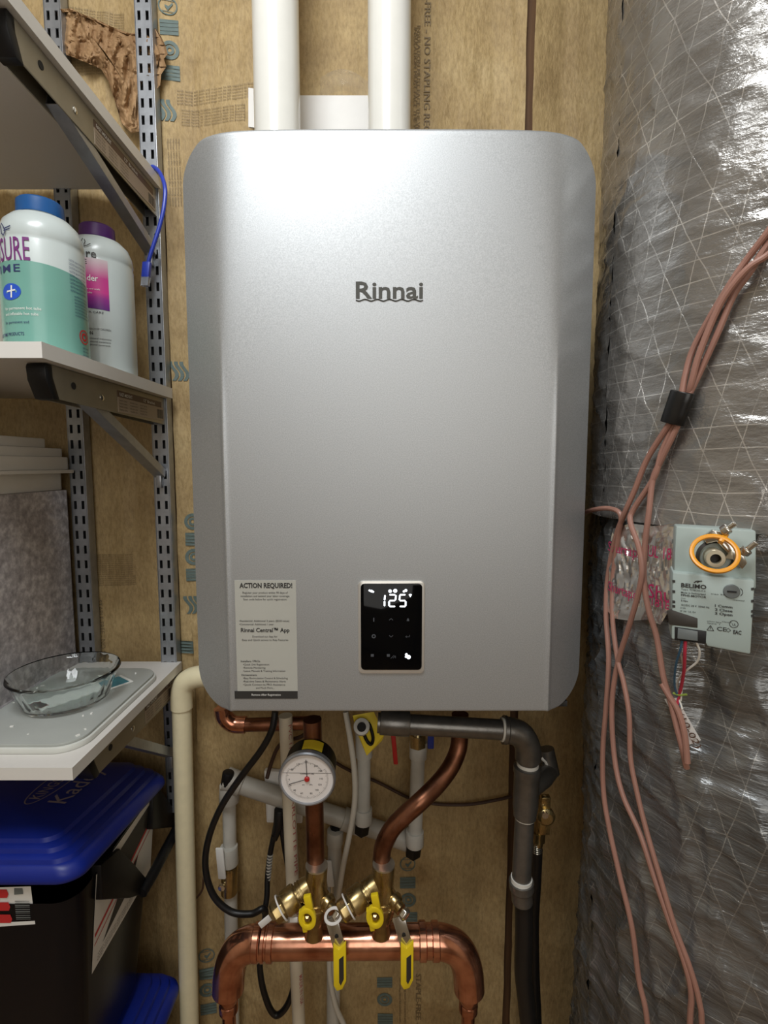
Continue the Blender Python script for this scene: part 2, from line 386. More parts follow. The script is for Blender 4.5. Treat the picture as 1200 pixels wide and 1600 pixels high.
# ================================================================== STRUCTURE
WALL = 0.945
def slab(name, lo, hi, m): return struct(MB().box(lo, hi).build(name, m, smooth=0))
slab('floor', (-1.35, -2.0, -.05), (1.25, WALL + .1, 0), M['concrete'])
slab('ceiling', (-1.35, -2.0, 2.62), (1.25, WALL + .1, 2.68), M['ceil'])
wall_back = slab('wall_back', (-1.35, WALL, 0), (1.25, WALL + .1, 2.62), M['stud'])
slab('wall_left', (-1.35, -2.0, 0), (-1.25, WALL, 2.62), M['room'])
slab('wall_right', (1.15, -2.0, 0), (1.25, WALL, 2.62), M['room'])
slab('wall_front', (-1.25, -2.0, 0), (1.15, -1.9, 2.62), M['room'])
for sx in (-.372, .238):
    MB().box((sx - .019, .8985, 0), (sx + .019, WALL, 2.62)).build('stud', M['stud'], wall_back, bevel=.002)

# insulation between the studs: a kraft-faced batt each
def batt_y(x, z, x0, x1):
    u = min(1, max(0, (x - x0) / (x1 - x0))); e = min(u, 1 - u) * (x1 - x0)
    y = .8885 + .012 * max(0, min(1, e / .05)) ** 1.2 - .014 * min(1, max(0, e - .02) / .12)
    y += .0050 * nz(x * 4, z * 1.3, 3.1) * min(1, e / .03)
    ww_ = .02 * nz(z * 5, x * 2, 2.2); r = 1 - abs(nz((x + ww_) * 11, z * 1.7, 7.7)) * 2.2; m_ = .35 + .65 * max(0, nz(x * 3, z * 3, 5.5) + .2)
    y -= .0075 * max(0, r) ** 4 * min(1, e / .02) * m_
    r = 1 - abs(nz(x * 5 + z * 6, z * 4 - x * 3, 1.7)) * 2.4; y -= .0050 * max(0, r) ** 5 * m_
    zr = z - CAMZ
    if -.60 < zr < -.28:
        for k_, (xc_, wd) in enumerate(((-.338, .0030), (-.322, .0035), (-.307, .003), (-.290, .004), (-.268, .004))):
            a_ = (x - xc_ - .10 * max(0, -.36 - zr) * k_ * .25 + .003 * nz(z * 20, k_)) / wd; y -= .0060 * math.exp(-a_ * a_) * max(0, min(1, (zr + .60 - .03 * k_) / .14))
    if zr > .36: y -= .006 * max(0, 1 - abs(nz(x * 12 - z * 9, z * 8 + x * 6, 4.4)) * 3.0) ** 3 * max(0, min(1, (x - .06) / .04)) * max(0, min(1, (.58 - zr) / .10))
    y += .0018 * nz(x * 30, z * 12, 1.0)
    return max(y, .8835)
BATTS = [(-1.24, -.384), (-.362, .2285), (.2425, 1.14)]
BL = ['tan kraft faced insulation behind the shelf posts, left of the heater', 'tan kraft faced insulation behind the heater and its pipes', 'tan kraft faced insulation right of the dark stud gap, beside the foil duct']
batts = []
for (x0, x1), lb in zip(BATTS, BL):
    def f(u, v, x0=x0, x1=x1):
        z = .02 + v * 2.58; w = .0016 * nz(z * 14, x0 * 9) + .003 * nz(z * 3, x0 * 5)
        xa, xb = x0 + w, x1 - .0016 * nz(z * 12, x1 * 9) + .002 * nz(z * 3, x1); x = xa + (xb - xa) * u
        return (x, batt_y(x, z, x0, x1), z)
    b = MB(); b.grid(f, 150, 330); o = b.build('insulation_batt', M['kraft'], smooth=60); tag(o, lb, 'insulation', None); batts.append(o)
def PW(px, py, k=1, lift=.0012):
    y = .895
    for _ in range(3):
        p = P(px, py, y); y = batt_y(p.x, p.z, *BATTS[k])
    return P(px, py, y - lift)
def wall_map(px, py, k=1, rot=0):               # text plane on the paper, following its folds
    c = PW(px, py, k); a = math.radians(rot)
    def fn(x, y):
        X_ = c.x + x * math.cos(a) - y * math.sin(a); Z_ = c.z + x * math.sin(a) + y * math.cos(a)
        return (X_, batt_y(X_, Z_, *BATTS[k]) - .0013, Z_)
    return fn
def fan(mb, fn, poly):                          # a small flat print laid on the paper
    c = (sum(p[0] for p in poly) / len(poly), sum(p[1] for p in poly) / len(poly))
    vs = [fn(*c)] + [fn(*p) for p in poly]; n = len(poly)
    mb.add(vs, [(0, 1 + i, 1 + (i + 1) % n) for i in range(n)])
def ringp(mb, fn, R, r, cx=0, cy=0, n=20):
    vs = []
    for k in range(n):
        a = 2 * PI * k / n; vs += [fn(cx + R * math.cos(a), cy + R * math.sin(a)), fn(cx + r * math.cos(a), cy + r * math.sin(a))]
    mb.add(vs, [(2 * k, 2 * ((k + 1) % n), 2 * ((k + 1) % n) + 1, 2 * k + 1) for k in range(n)])
S = .0145
def icon(kind, px, py, k=1):
    ic = MB(); fn = wall_map(px, py, k)
    if kind == 'check':
        ringp(ic, fn, S, S * .86); fan(ic, fn, [(-.3 * S, .1 * S), (0, -.25 * S), (.5 * S, .45 * S), (.5 * S, .2 * S), (0, -.5 * S), (-.3 * S, -.1 * S)])
        for a, b in (((-.6 * S, .62 * S), (.6 * S, .55 * S)), ((-.6 * S, -.55 * S), (.6 * S, -.62 * S))): fan(ic, fn, [a, (b[0], a[1]), b, (a[0], b[1])])
    elif kind == 'square':
        for i in range(4):                      # solid rounded square with a few lighter gaps
            y0 = -S * .8 + i * S * .4; fan(ic, fn, [(-S, y0), (S, y0), (S, y0 + S * .36), (-S, y0 + S * .36)])
    elif kind == 'disc':
        ringp(ic, fn, S, S * .62); ringp(ic, fn, S * .5, S * .22)
    else:                                       # three curling flame strokes
        for dx in (-.6, 0, .6):
            p = [(dx * S + .35 * S * math.sin(t * 5), -S * 1.1 + 2.2 * S * t) for t in [i / 8 for i in range(9)]]
            for a, b in zip(p, p[1:]): fan(ic, fn, [(a[0] - .22 * S, a[1]), (a[0] + .22 * S, a[1]), (b[0] + .2 * S, b[1]), (b[0] - .2 * S, b[1])])
    ic.build('printed_symbol', M['print_blue'], batts[1], smooth=0)
for kind, px, py in [('check', 262, 9), ('square', 264, 42), ('disc', 265, 78), ('square', 266, 113), ('flame', 259, 172), ('flame', 280, 580),
                     ('disc', 301, 815), ('square', 303, 842), ('disc', 303, 870), ('square', 304, 898), ('flame', 302, 945), ('square', 291, 1010),
                     ('check', 323, 1493), ('square', 324, 1522), ('disc', 324, 1547), ('square', 326, 1576),
                     ('check', 637, 1350), ('square', 637, 1379), ('disc', 638, 1406), ('square', 640, 1434),
                     ('square', 601, 1535), ('disc', 601, 1562), ('square', 602, 1592)]:
    icon(kind, px, py)
tx = MB()
tx.text('STAPLE-FREE - NO STAPLING REQUIRED', wall_map(664, -62, 1, -90), .0100, .305, bold=.01)
tx.text('STAPLE-FREE - NO STAPLING REQUIRED', wall_map(650, 1522, 1, -90), .0100, .305, bold=.01)
for i, x in enumerate((652, 647)):
    tx.text('INSULATION MUST FACE THE WARM SIDE', wall_map(x, 40 + i * 3, 1, -90), .0052, .20)
for i, x in enumerate((632, 624)):
    tx.text('this facing must be covered with an approved material', wall_map(x, 1528, 1, -90), .0040, .16)
for i in range(5):
    tx.text('kraft facing will burn and must not be left exposed to heat', wall_map(277, 143 + i * 5.0, 1, 4), .0032, .125)
for i in range(6):
    tx.text('install facing in close contact with the framing', wall_map(284, 173 + i * 4.6, 1, 3), .0030, .105)
for i in range(5):
    tx.text('vapour retarder toward the living space', wall_map(261 + i * 4.4, 216, 1, -90), .0030, .105)
tx.build('printed_lettering', M['print_text_kraft'], batts[1], smooth=0)
tl = MB()
for i in range(10): tl.text('kraft facing will burn do not leave exposed', wall_map(152, 868 + i * 3.4, 0, 0), .0026, .060)
for i in range(5): tl.text('install in contact with the framing of wall', wall_map(154, 902 + i * 3.4, 0, 0), .0026, .062)
tl.text('STAPLE-FREE - NO STAPLING', wall_map(152, 938, 0, -88), .0070, .14, bold=.01)
for i in range(7): tl.text('kraft facing will burn and must be covered', wall_map(106, 12 + i * 4.3, 0, -3), .0030, .085)
for i in range(7): tl.text('install facing against the framing', wall_map(110, 92 + i * 4.5, 0, 8), .0030, .052)
tl.build('printed_lettering', M['print_text_kraft'], batts[0], smooth=0)

# torn, crumpled paper flap
tp_out = [(82, 26), (92, 14), (112, 13), (124, 20), (150, 30), (175, 42), (203, 52), (222, 50), (240, 62), (250, 85), (242, 118), (226, 120), (222, 160), (220, 205), (205, 208), (190, 192), (180, 160), (170, 128), (158, 108), (140, 100), (120, 92), (104, 86), (96, 66), (86, 46)]
tq = MB()
def tear_pt(k, s):
    n = len(tp_out); a = tp_out[int(k) % n]; b = tp_out[(int(k) + 1) % n]; f_ = k - int(k)
    px = a[0] + (b[0] - a[0]) * f_; py = a[1] + (b[1] - a[1]) * f_
    cx, cy = 172 + (py - 100) * .25 * (1 - s), 92 + (py - 90) * .35
    px = cx + (px - cx) * s; py = cy + (py - cy) * s
    h = .883 - .010 * (1 - s) - .022 * abs(nz(px * .050, py * .018, 5)) + .012 * nz(px * .10, py * .035, 2) - .006 * abs(nz(px * .2, py * .12, 8)) - (.016 if s > .9 else 0) * abs(nz(k * 1.3, 2))
    return P(px, py, h - .004)
tq.grid(lambda u, v: tear_pt(u * len(tp_out), max(.02, v)), 160, 46, True)
tq.build('torn_flap', M['kraft_back'], batts[0], smooth=45)['label'] = 'crumpled brown torn paper flap'

tr_ = MB(); te = [(243, 44), (252, 58), (258, 70), (262, 84), (256, 92), (260, 104), (252, 116), (250, 134), (244, 140)]
tr_.grid(lambda u, v: P(te[min(8, int(u * 8))][0] * v + 240 * (1 - v), te[min(8, int(u * 8))][1], .880 - .010 * v + .006 * nz(u * 9, v * 3)), 24, 6)
tr_.build('torn_edge', M['kraft_back'], batts[0], smooth=45)

# ================================================================== WATER HEATER
YF = .61; XL, XR = -.2405, .2535; ZT = CAMZ + .3770; ZB = CAMZ - .3055
heater = thing('water_heater', 'wall mounted silver tankless water heater with a lit digital display', 'water heater', (.0065, .76, ZB))
WW, D0 = .050, .034
def hz_inset(z):
    rt, rb = .047, .0445; i = 0
    if ZT - z < rt: i = rt - math.sqrt(max(0, rt * rt - (rt - (ZT - z)) ** 2))
    if z - ZB < rb: i = rb - math.sqrt(max(0, rb * rb - (rb - (z - ZB)) ** 2))
    return i
def cover_depth(x, z):
    t = (ZT - z) / (ZT - ZB); k = .0012 + .017 * max(0, 1 - t / .50) ** 1.3
    d = 0
    for a in (x - XL, XR - x):
        l = D0 * (1 - a / WW); d += .5 * (l + math.sqrt(l * l + k * k))
    g = max(0, min(1, (t - .30) / .25))
    for a in (x - XL, XR - x): d -= .0013 * g * math.exp(-((a - WW - .0005) / .0026) ** 2)
    e = ZT - z
    if e < .006: d += .006 - math.sqrt(max(0, .006**2 - (.006 - e) ** 2))
    e = z - ZB
    if e < .002: d += .002 - math.sqrt(max(0, .002**2 - (.002 - e) ** 2))
    return d
zs = [0, .0004, .0012, .002, .0035, .006] + [.006 + .039 * k / 14 for k in range(1, 15)]
top = [0, .0006, .0015, .003, .0045, .006] + [.006 + .042 * k / 14 for k in range(1, 15)]
rows = sorted([ZB + a for a in zs] + [ZT - a for a in top] + [ZB + .045 + (ZT - ZB - .093) * k / 44 for k in range(1, 44)])
fr = [0, .08, .2, .32, .44, .56, .68, .78, .86, .91, .94, .96, .98, .99]
cen = [0, .0008, .0016, .0026, .0038, .0055, .0085, .013, .022, .036, .055, .08]
cv = MB(); vs = []
for z in rows:
    ins = hz_inset(z); cl, cr = XL + WW, XR - WW
    xs = [XL + ins + (cl - XL - ins) * f_ for f_ in fr] + [cl + a for a in cen] + [cl + .08 + (cr - cl - .16) * k / 8 for k in range(1, 8)] + [cr - a for a in reversed(cen)] + [XR - ins - (XR - ins - cr) * f_ for f_ in reversed(fr)]
    vs += [(x, YF + cover_depth(x, z), z) for x in xs]
W_ = len(xs); H_ = len(rows); fs = [(j * W_ + i, j * W_ + i + 1, (j + 1) * W_ + i + 1, (j + 1) * W_ + i) for j in range(H_ - 1) for i in range(W_ - 1)]
bound = [j * W_ for j in range(H_ - 1, -1, -1)] + list(range(1, W_)) + [j * W_ + W_ - 1 for j in range(1, H_)] + [(H_ - 1) * W_ + i for i in range(W_ - 2, 0, -1)]
base = len(vs)
for i in bound: vs.append((vs[i][0], max(vs[i][1] + .002, YF + .085), vs[i][2]))
nb = len(bound); fs += [(bound[k], base + k, base + (k + 1) % nb, bound[(k + 1) % nb]) for k in range(nb)]
cv.add(vs, fs); cv.build('front_cover', M['silver'], heater, smooth=28)
MB().prism(rrect(XR - XL - .012, ZT - ZB - .012, .04), (.0065, 0, (ZT + ZB) / 2), X, Z, Y, YF + .05, .874).build('casing', M['dark_case'], heater, bevel=.002)
MB().box((-.10, .86, ZT - .002), (.11, .8825, ZT + .020)).build('mounting_bracket', M['galv'], heater, bevel=.001)
def hp(px, py): return P(px, py, YF)
def face_map(px, py, lift=.0004): return plane_map(hp(px, py), X, Z, lift)
lg = MB(); a, b = hp(556, 467), hp(661, 467)
lg.text('Rinnai', face_map(556, 466), hp(0, 440).z - hp(0, 466).z, b.x - a.x, bold=.018)
lg.build('maker_lettering', M['logo'], heater, smooth=0)
wl = MB(); n = 60
pp = [hp(556 + 105 * i / n, 469.0 + 1.3 * math.sin(i / n * 2 * PI * 5.5)) + Vector((0, -.0004, 0)) for i in range(n + 1)]
wl.tube(pp, .0006, 6); wl.build('wavy_underline', M['logo'], heater)
# display
dc = hp(611.5, 980); dw = hp(661, 980).x - hp(562, 980).x; dh = hp(611, 910).z - hp(611, 1050).z
MB().prism(rrect(dw + .0035, dh + .0035, .006), dc, X, Z, Y, -.0024, .004).build('display_bezel', M['bezel'], heater, bevel=.001)
scr = MB().prism(rrect(dw - .003, dh - .0045, .005), dc + Vector((0, 0, .0010)), X, Z, Y, -.0030, .002).build('display_screen', M['black_glass'], heater, bevel=.0004)
def sm(px, py): return plane_map(P(px, py, YF - .0031), X, Z, .0004)
led = MB(); U = .765 / 1000.0 * 1.0
def seg7(px, py, on, w=10.0, h=19.0):
    led = MB(); fn = sm(px, py); k = YF / FOC; w *= k; h *= k; t = .0019
    def bar(x0, z0, x1, z1):
        d = Vector((x1 - x0, z1 - z0)).normalized(); q = Vector((-d.y, d.x)) * t / 2; e = d * t * .35
        poly = [(x0 - e.x, z0 - e.y), (x0 + q.x, z0 + q.y), (x1 + q.x, z1 + q.y), (x1 + e.x, z1 + e.y), (x1 - q.x, z1 - q.y), (x0 - q.x, z0 - q.y)]
        led.add([fn(*p) for p in poly], [tuple(reversed(range(6)))])
    g = .0009; sl = .0006
    S_ = {'a': (g, h, w - g, h), 'g': (g, h / 2, w - g, h / 2), 'd': (g, 0, w - g, 0), 'f': (0, h / 2 + g, sl, h - g), 'b': (w, h / 2 + g, w + sl, h - g), 'e': (0, g, 0, h / 2 - g), 'c': (w, g, w, h / 2 - g)}
    for c in on: bar(*S_[c])
    led.build('lit_digit', M['led'], scr, smooth=0)
seg7(591, 947.5, 'bc'); seg7(608, 947.5, 'abged'); seg7(624, 947.5, 'afgcd')
def blob(px, py, R, n=10): fn = sm(px, py); led.add([fn(*p) for p in disc(R, n)], [tuple(range(n))])
for q in ((577.5, 922.5, .0013), (580.5, 923.5, .0016), (583, 924.5, .0012), (609.5, 923.5, .0021), (617.5, 923, .0024), (631, 924, .0014), (634, 922.5, .0018), (637.5, 945, 0.0), (635, 1022.5, .0016), (638.5, 1026.5, .0026), (634.5, 1026, .0014)):
    if q[2]: blob(*q)
fn = sm(641, 930.5); led.add([fn(-.0018, .001), fn(0, -.002), fn(.002, .0012), fn(.0008, .002), fn(-.001, .002)], [(0, 1, 2, 3, 4)])
led.build('lit_icons', M['led'], scr, smooth=0, kind='stuff')
dm = MB()
def stroke(mb, fn, p, t):
    for a, b in zip(p, p[1:]):
        d = (Vector(b) - Vector(a)).normalized(); q = Vector((-d.y, d.x)) * t / 2; e = d * t * .3
        a2, b2 = Vector(a) - e, Vector(b) + e
        mb.add([fn(*(a2 + q)), fn(*(a2 - q)), fn(*(b2 - q)), fn(*(b2 + q))], [(0, 1, 2, 3)])
s_ = .0022
stroke(dm, sm(611, 967.5), [(-s_, -s_ / 2), (0, s_ / 2), (s_, -s_ / 2)], .0007); stroke(dm, sm(611, 994), [(-s_, s_ / 2), (0, -s_ / 2), (s_, s_ / 2)], .0007)
stroke(dm, sm(637, 994), [(s_, s_ * .7), (s_, -s_ * .3), (-s_ * 1.3, -s_ * .3)], .0006); stroke(dm, sm(637, 994), [(-s_ * .5, s_ * .2), (-s_ * 1.2, -s_ * .3), (-s_ * .5, -s_ * .8)], .0005)
fn = sm(584, 968); stroke(dm, fn, [(0, -.002), (0, .002)], .0014)
fn = sm(637.5, 968); dm.add([fn(-.0016, -.0018), fn(.0016, -.0018), fn(.0012, .0004), fn(0, .0022), fn(-.0012, .0004)], [(0, 1, 2, 3, 4)])
ringp(dm, sm(584, 994), .0026, .0012)
for px in (582, 607): fn = sm(px, 1024); dm.add([fn(-.0020, -.0016), fn(.0016, -.0016), fn(.0016, .0018), fn(-.0020, .0018)], [(0, 1, 2, 3)])
stroke(dm, sm(614, 1026), [(-.0026, -.002), (.0014, .0018)], .0006); stroke(dm, sm(616, 1026), [(-.0012, -.0016), (.0014, .0014), (.0016, -.0016)], .0006)
dm.build('touch_symbols', M['led_dim'], scr, smooth=0)
# sticker
def rect_on(mb, x0, y0, x1, y1, h0, h1, Yd=YF):
    a = P(x0, y0, Yd); b = P(x1, y1, Yd); mb.box((min(a.x, b.x), Yd + h0, min(a.z, b.z)), (max(a.x, b.x), Yd + h1, max(a.z, b.z)))
sk = MB(); rect_on(sk, 366.5, 906.5, 465.5, 1091.5, -.0004, .0012); sticker = sk.build('notice_sticker', M['sticker'], heater, smooth=0)
sb = MB(); rect_on(sb, 366.7, 1079.5, 465.3, 1091.3, -.0007, 0); sb.build('dark_band', M['print_dark'], sticker, smooth=0)
st = MB(); k_ = YF / FOC
def sline(t, x, y, h, w, al='L', bold=.0, mb=st):
    mb.text(t, plane_map(P(x, y, YF - .0004), X, Z, .0003), h * k_, w * k_, al, bold)
sline('ACTION REQUIRED!', 415.5, 918.5, 7.8, 84, 'C', .032)
for i, (t, w) in enumerate((('Register your product within 90 days of', 72), ('installation and extend your labor coverage.', 78), ('Scan code below for quick registration.', 70))): sline(t, 414.5, 927.5 + i * 5.2, 3.3, w, 'C')
sline('\u2022Residential: Additional 3 years ($500 value)', 374, 971.5, 3.2, 80); sline('\u2022Commercial: Additional 1 year', 374, 976.8, 3.2, 55)
sline('Rinnai Central\u2122 App', 414.5, 987.5, 6.6, 78, 'C', .024)
sline('Download our App for', 414, 996, 3.2, 40, 'C'); sline('Easy and Quick access to Key Features', 414.5, 1001.3, 3.2, 74, 'C')
for i, (t, x, w, bo) in enumerate((('Installers / PROs', 376.5, 31, .012), ('\u2022Quick Unit Registration', 380, 42, 0), ('\u2022Remote Monitoring', 380, 36, 0), ('\u2022Latest Manuals & Training Information', 380, 68, 0), ('Homeowners:', 377.5, 25, .012), ('\u2022Easy Recirculation Control & Scheduling', 380, 72, 0), ('\u2022Real-time Status & Maintenance Alerts', 380, 69, 0), ('\u2022Quick Connect to PRO Assistance', 380, 68, 0), ('and Much More...', 400, 30, 0))):
    sline(t, x, 1034.5 + i * 5.05 + (1.2 if i > 3 else 0), 3.2, w, 'L', bo)
st.build('dark_lettering', M['print_dark'], sticker, smooth=0)
s2 = MB(); s2.text('Remove After Registration', plane_map(P(416, 1087, YF - .0007), X, Z, .0003), 3.6 * k_, 47 * k_, 'C'); s2.build('pale_lettering', M['white_print'], sticker, smooth=0)
MB().box((-.055, YF + .02, ZB - .0035), (.235, .86, ZB + .004)).build('bottom_plate', M['dark_case'], heater, bevel=.0008)

# ================================================================== VENT PIPES
for i, (x0, x1, Yp, lb) in enumerate(((397.5, 469.5, .765, 'white plastic vent pipe rising from the heater, left of the two'), (574.5, 642, .765, 'white plastic vent pipe rising from the heater, right of the two'))):
    c = P((x0 + x1) / 2, 190, Yp); r = (P(x1, 190, Yp).x - P(x0, 190, Yp).x) / 2 * .985
    t = thing('vent_pipe', lb, 'pipe', (c.x, Yp, ZT))
    MB().lathe([(r, 0), (r, 2.61 - ZT)], (c.x, Yp, ZT + .001), Z, 40).build('pipe', M['pvc'], t)
    MB().lathe([(r + .004, 0), (r + .004, .012), (r + .001, .016)], (c.x, Yp, ZT + .0006), Z, 40).build('collar', M['dark_case'], t)
cd = MB(); cd.grid(lambda u, v: P(388 + 190 * u, 137 + 12 * min(1, u * 2.4) + (198 - 137) * v, .862 - .004 * math.sin(u * 3)) , 16, 4)
a = len(cd.v); cd.add([p + Vector((0, .003, 0)) for p in cd.v[:a]], [tuple(reversed(f_)) for f_ in cd.f])
tag(cd.build('backing_card', M['card']), 'white sheet standing behind the vent pipes on top of the heater', 'sheet')
fm = MB(); fm.grid(lambda u, v: P(500 + 78 * u, 108 + 34 * v + 26 * (1 - math.sin(PI * min(1, .15 + u * .8))), .880 - .012 * math.sin(PI * u) * math.sin(PI * v * .9 + .1) + .003 * nz(u * 6, v * 6)), 14, 8)
tag(fm.build('plastic_wrap', M['film']), 'crumpled clear plastic film behind the white sheet between the vent pipes', 'wrap')

# ================================================================== SHELF POSTS, BRACKETS, SHELVES
def shelf_post(cx, z0, z1, lb, yf=.862):
    t = thing('shelf_post', lb, 'shelf post', (cx, yf, z0), 'slotted shelf posts')
    w, d, p = .0125, .020, .0254; f_ = MB(); sw, so = .0024, .0064
    xs = [-w, -so - sw, -so + sw, so - sw, so + sw, w]
    n = int((z1 - z0) / p)
    for i in range(n):
        za = z0 + i * p; zb = za + .0115; zc = za + p
        f_.add([(cx + xs[0], yf, za), (cx + xs[5], yf, za), (cx + xs[5], yf, zb), (cx + xs[0], yf, zb)], [(0, 1, 2, 3)])
        for j in (0, 2, 4): f_.add([(cx + xs[j], yf, zb), (cx + xs[j + 1], yf, zb), (cx + xs[j + 1], yf, zc), (cx + xs[j], yf, zc)], [(0, 1, 2, 3)])
        for j in (1, 3):
            x0, x1 = cx + xs[j], cx + xs[j + 1]; q = yf + .002
            f_.add([(x0, yf, zb), (x1, yf, zb), (x1, yf, zc), (x0, yf, zc), (x0, q, zb), (x1, q, zb), (x1, q, zc), (x0, q, zc)], [(0, 4, 5, 1), (1, 5, 6, 2), (2, 6, 7, 3), (3, 7, 4, 0)])
    ze = z0 + n * p
    f_.build('slotted_face', M['galv'], t, smooth=0)
    s_ = MB(); s_.box((cx - w - .001, yf, z0), (cx - w + .0008, yf + d, ze)); s_.box((cx + w - .0008, yf, z0), (cx + w + .001, yf + d, ze)); s_.build('side_wall', M['galv'], t, bevel=.0003)
    MB().box((cx - w + .001, yf + .010, z0), (cx + w - .001, yf + .012, ze)).build('hollow_back', M['slot_dark'], t, smooth=0)
    return t
postR = shelf_post(P(237, 300, .868).x, CAMZ - .62, 2.55, 'zinc slotted shelf post beside the heater, right of the two')
postL = shelf_post(P(92, 150, .868).x, CAMZ - .62, 2.55, 'zinc slotted shelf post left of the crumpled paper, left of the two')
PRX = P(237, 300, .868).x
SH = {1: dict(z=CAMZ + .4395, t=.0165, y0=.470, x1=-.3575), 2: dict(z=CAMZ + .1259 - .0165, t=.0165, y0=.540, x1=-.3520), 3: dict(z=CAMZ - .3425 - .0150, t=.0150, y0=.5515, x1=-.3535)}
SL = {1: 'white shelf board seen from below, topmost of the three', 2: 'white shelf board carrying the spa chemical bottles', 3: 'white shelf board carrying the grey board and glass dish, lowest of the three'}
for k in (1, 2, 3):
    s = SH[k]; t = thing('shelf_board', SL[k], 'shelf', (-.80, .71, s['z']), 'white melamine shelf boards')
    MB().box((-1.22, s['y0'] + .0006, s['z']), (s['x1'] - .0006, .866, s['z'] + s['t'])).build('board', M['melamine'], t, smooth=0)
    e = MB(); e.box((s['x1'] - .0006, s['y0'], s['z']), (s['x1'], .866, s['z'] + s['t'])); e.box((-1.22, s['y0'], s['z']), (s['x1'] - .0006, s['y0'] + .0006, s['z'] + s['t'])); e.build('edge_band', M['melamine_edge'], t, smooth=0)
BR = {1: 'steel shelf bracket with black tip under the topmost shelf', 2: 'steel shelf bracket with black tip under the shelf of bottles', 3: 'steel shelf bracket in shadow under the lowest shelf'}
for k in (1, 2, 3):
    s = SH[k]; zt = s['z'] - .0006; xc = PRX - .001; hw = .0095; yb = .869
    yf = {1: .535, 2: .562, 3: .60}[k]; hb, hf = .043, .036
    t = thing('shelf_bracket', BR[k], 'bracket', (xc, .70, zt - .05), 'shelf brackets')
    prof = [(yb, zt), (yf + .012, zt), (yf + .012, zt - .012), (yf + .022, zt - hf), (yb, zt - hb)]
    b = MB()
    for sx in (-1, 1): b.prism(prof, (xc + sx * hw - .0008, 0, 0), Y, Z, X, 0, .0016)
    b.box((xc - hw, yf + .012, zt - .0012), (xc + hw, yb, zt)); b.build('channel', M['bracket'], t, bevel=.0003, seg=1)
    MB().prism([(yf + .0125, zt), (yf + .002, zt), (yf, zt - .004), (yf + .0015, zt - .018), (yf + .012, zt - hf - .001), (yf + .0235, zt - hf - .0012), (yf + .0135, zt - .014)], (xc - hw - .001, 0, 0), Y, Z, X, 0, 2 * hw + .002).build('tip_cap', M['black_plastic'], t, bevel=.0010)
    xs_ = xc + hw + .0010
    MB().lathe([(.0042, 0), (.0042, .0012)], (xs_ - .0006, yf + .050, zt - .017), X, 18).build('hole', M['slot_dark'], t)
    MB().lathe([(.0042, 0), (.0040, .0012), (.0022, .0022)], (xs_ - .0004, yf + .110, zt - .023), X, 18).build('rivet', M['chrome'], t)
    lb_ = MB().box((xs_ - .0004, yf + .150, zt - .037), (xs_ + .0003, yb - .012, zt - .016)).build('label', M['label_tan'], t, smooth=0)
    MB().box((xs_ - .0004, yf + .150, zt - .0165), (xs_ + .0005, yb - .020, zt - .0075)).build('label_header', M['label_brown'], lb_, smooth=0)
    w_ = MB(); pm = lambda y, z: plane_map((xs_ + .0006, y, z), Y, Z, .0002)
    w_.text('FAST-MOUNT', pm(yf + .154, zt - .0148), .0046, .036, bold=.01); w_.text('12" Bracket', pm(yf + .225, zt - .0145), .0045, .038)
    w_.build('pale_lettering', M['white_print'], lb_, smooth=0)
    w_ = MB(); pm2 = lambda y, z: plane_map((xs_ + .0004, y, z), Y, Z, .0002)
    for j in range(3):
        for i in range(4): w_.text(('heavy duty', 'double slot', 'steel arm', 'for shelf')[j], pm2(yf + .153 + j * .030, zt - .0215 - i * .0042), .0022, .022)
    for i in range(9): w_.box((xs_ + .0003, yb - .036 + i * .0024, zt - .034), (xs_ + .0005, yb - .0352 + i * .0024 + (i % 3) * .0004, zt - .020))
    w_.build('dark_lettering', M['print_dark'], lb_, smooth=0)
    # brace strut
    a = Vector((xc, yf + .085, zt - hf + .004)); bz = {1: PX(240, 402, xc).z, 2: PX(250, 745, xc).z, 3: zt - .155}[k]
    bb = Vector((xc, .858, bz)); d = (bb - a).normalized(); nrm = d.cross(X)
    q = MB(); c_ = (a + bb) / 2; L = (bb - a).length / 2
    q.obox(c_ + nrm * 0, d, X, nrm, L, .0085, .0007); q.obox(c_ + X * .0082 - nrm * .006, d, X, nrm, L, .0007, .0068); q.obox(c_ - X * .0082 - nrm * .006, d, X, nrm, L, .0007, .0068)
    q.build('brace', M['galv'], t, bevel=.0003, seg=1)
    MB().box((xc - .004, .852, bz - .018), (xc + .004, .8675, bz + .006)).build('brace_hook', M['galv'], t, bevel=.0008)

# ================================================================== BOTTLES
def cyl_map(c, r, a0, lift=.0004):              # a0: angle of the text origin from the camera-facing side, positive to the right
    f0 = math.atan2(-c.y, -c.x)
    def fn(x, z):
        a = f0 + a0 + x / r; return (c.x + (r + lift) * math.cos(a), c.y + (r + lift) * math.sin(a), c.z + z)
    return fn
def patch(mb, fn, x0, z0, x1, z1, n=14, top=None):
    def g(u, v):
        x = x0 + (x1 - x0) * u; zt_ = z1 if top is None else top(u); return fn(x, z0 + (zt_ - z0) * v)
    mb.grid(g, n, 3)
def bottle(name, lb, c, r, h, body, cap, cap_r, cap_h):
    t = thing(name, lb, 'bottle', c, 'spa chemical bottles')
    MB().lathe([(r * .9, 0), (r * .97, .002), (r, .006), (r, h - .036), (r * .985, h - .034), (r * .985, h - .030), (r, h - .028), (r * .97, h - .018), (r * .88, h - .008), (r * .70, h), (cap_r * .95, h + .001), (cap_r * .95, h + .006)], c, Z, 56).build('body', body, t)
    pr = [(cap_r, h + .004), (cap_r + .0006, h + .006), (cap_r, h + cap_h - .002), (cap_r - .002, h + cap_h)]
    MB().lathe(pr, c, Z, 48).build('cap', cap, t, smooth=30)
    return t
zsh = SH[2]['z'] + SH[2]['t']
c1 = Vector((-.404, .632, zsh)); r1 = .0435
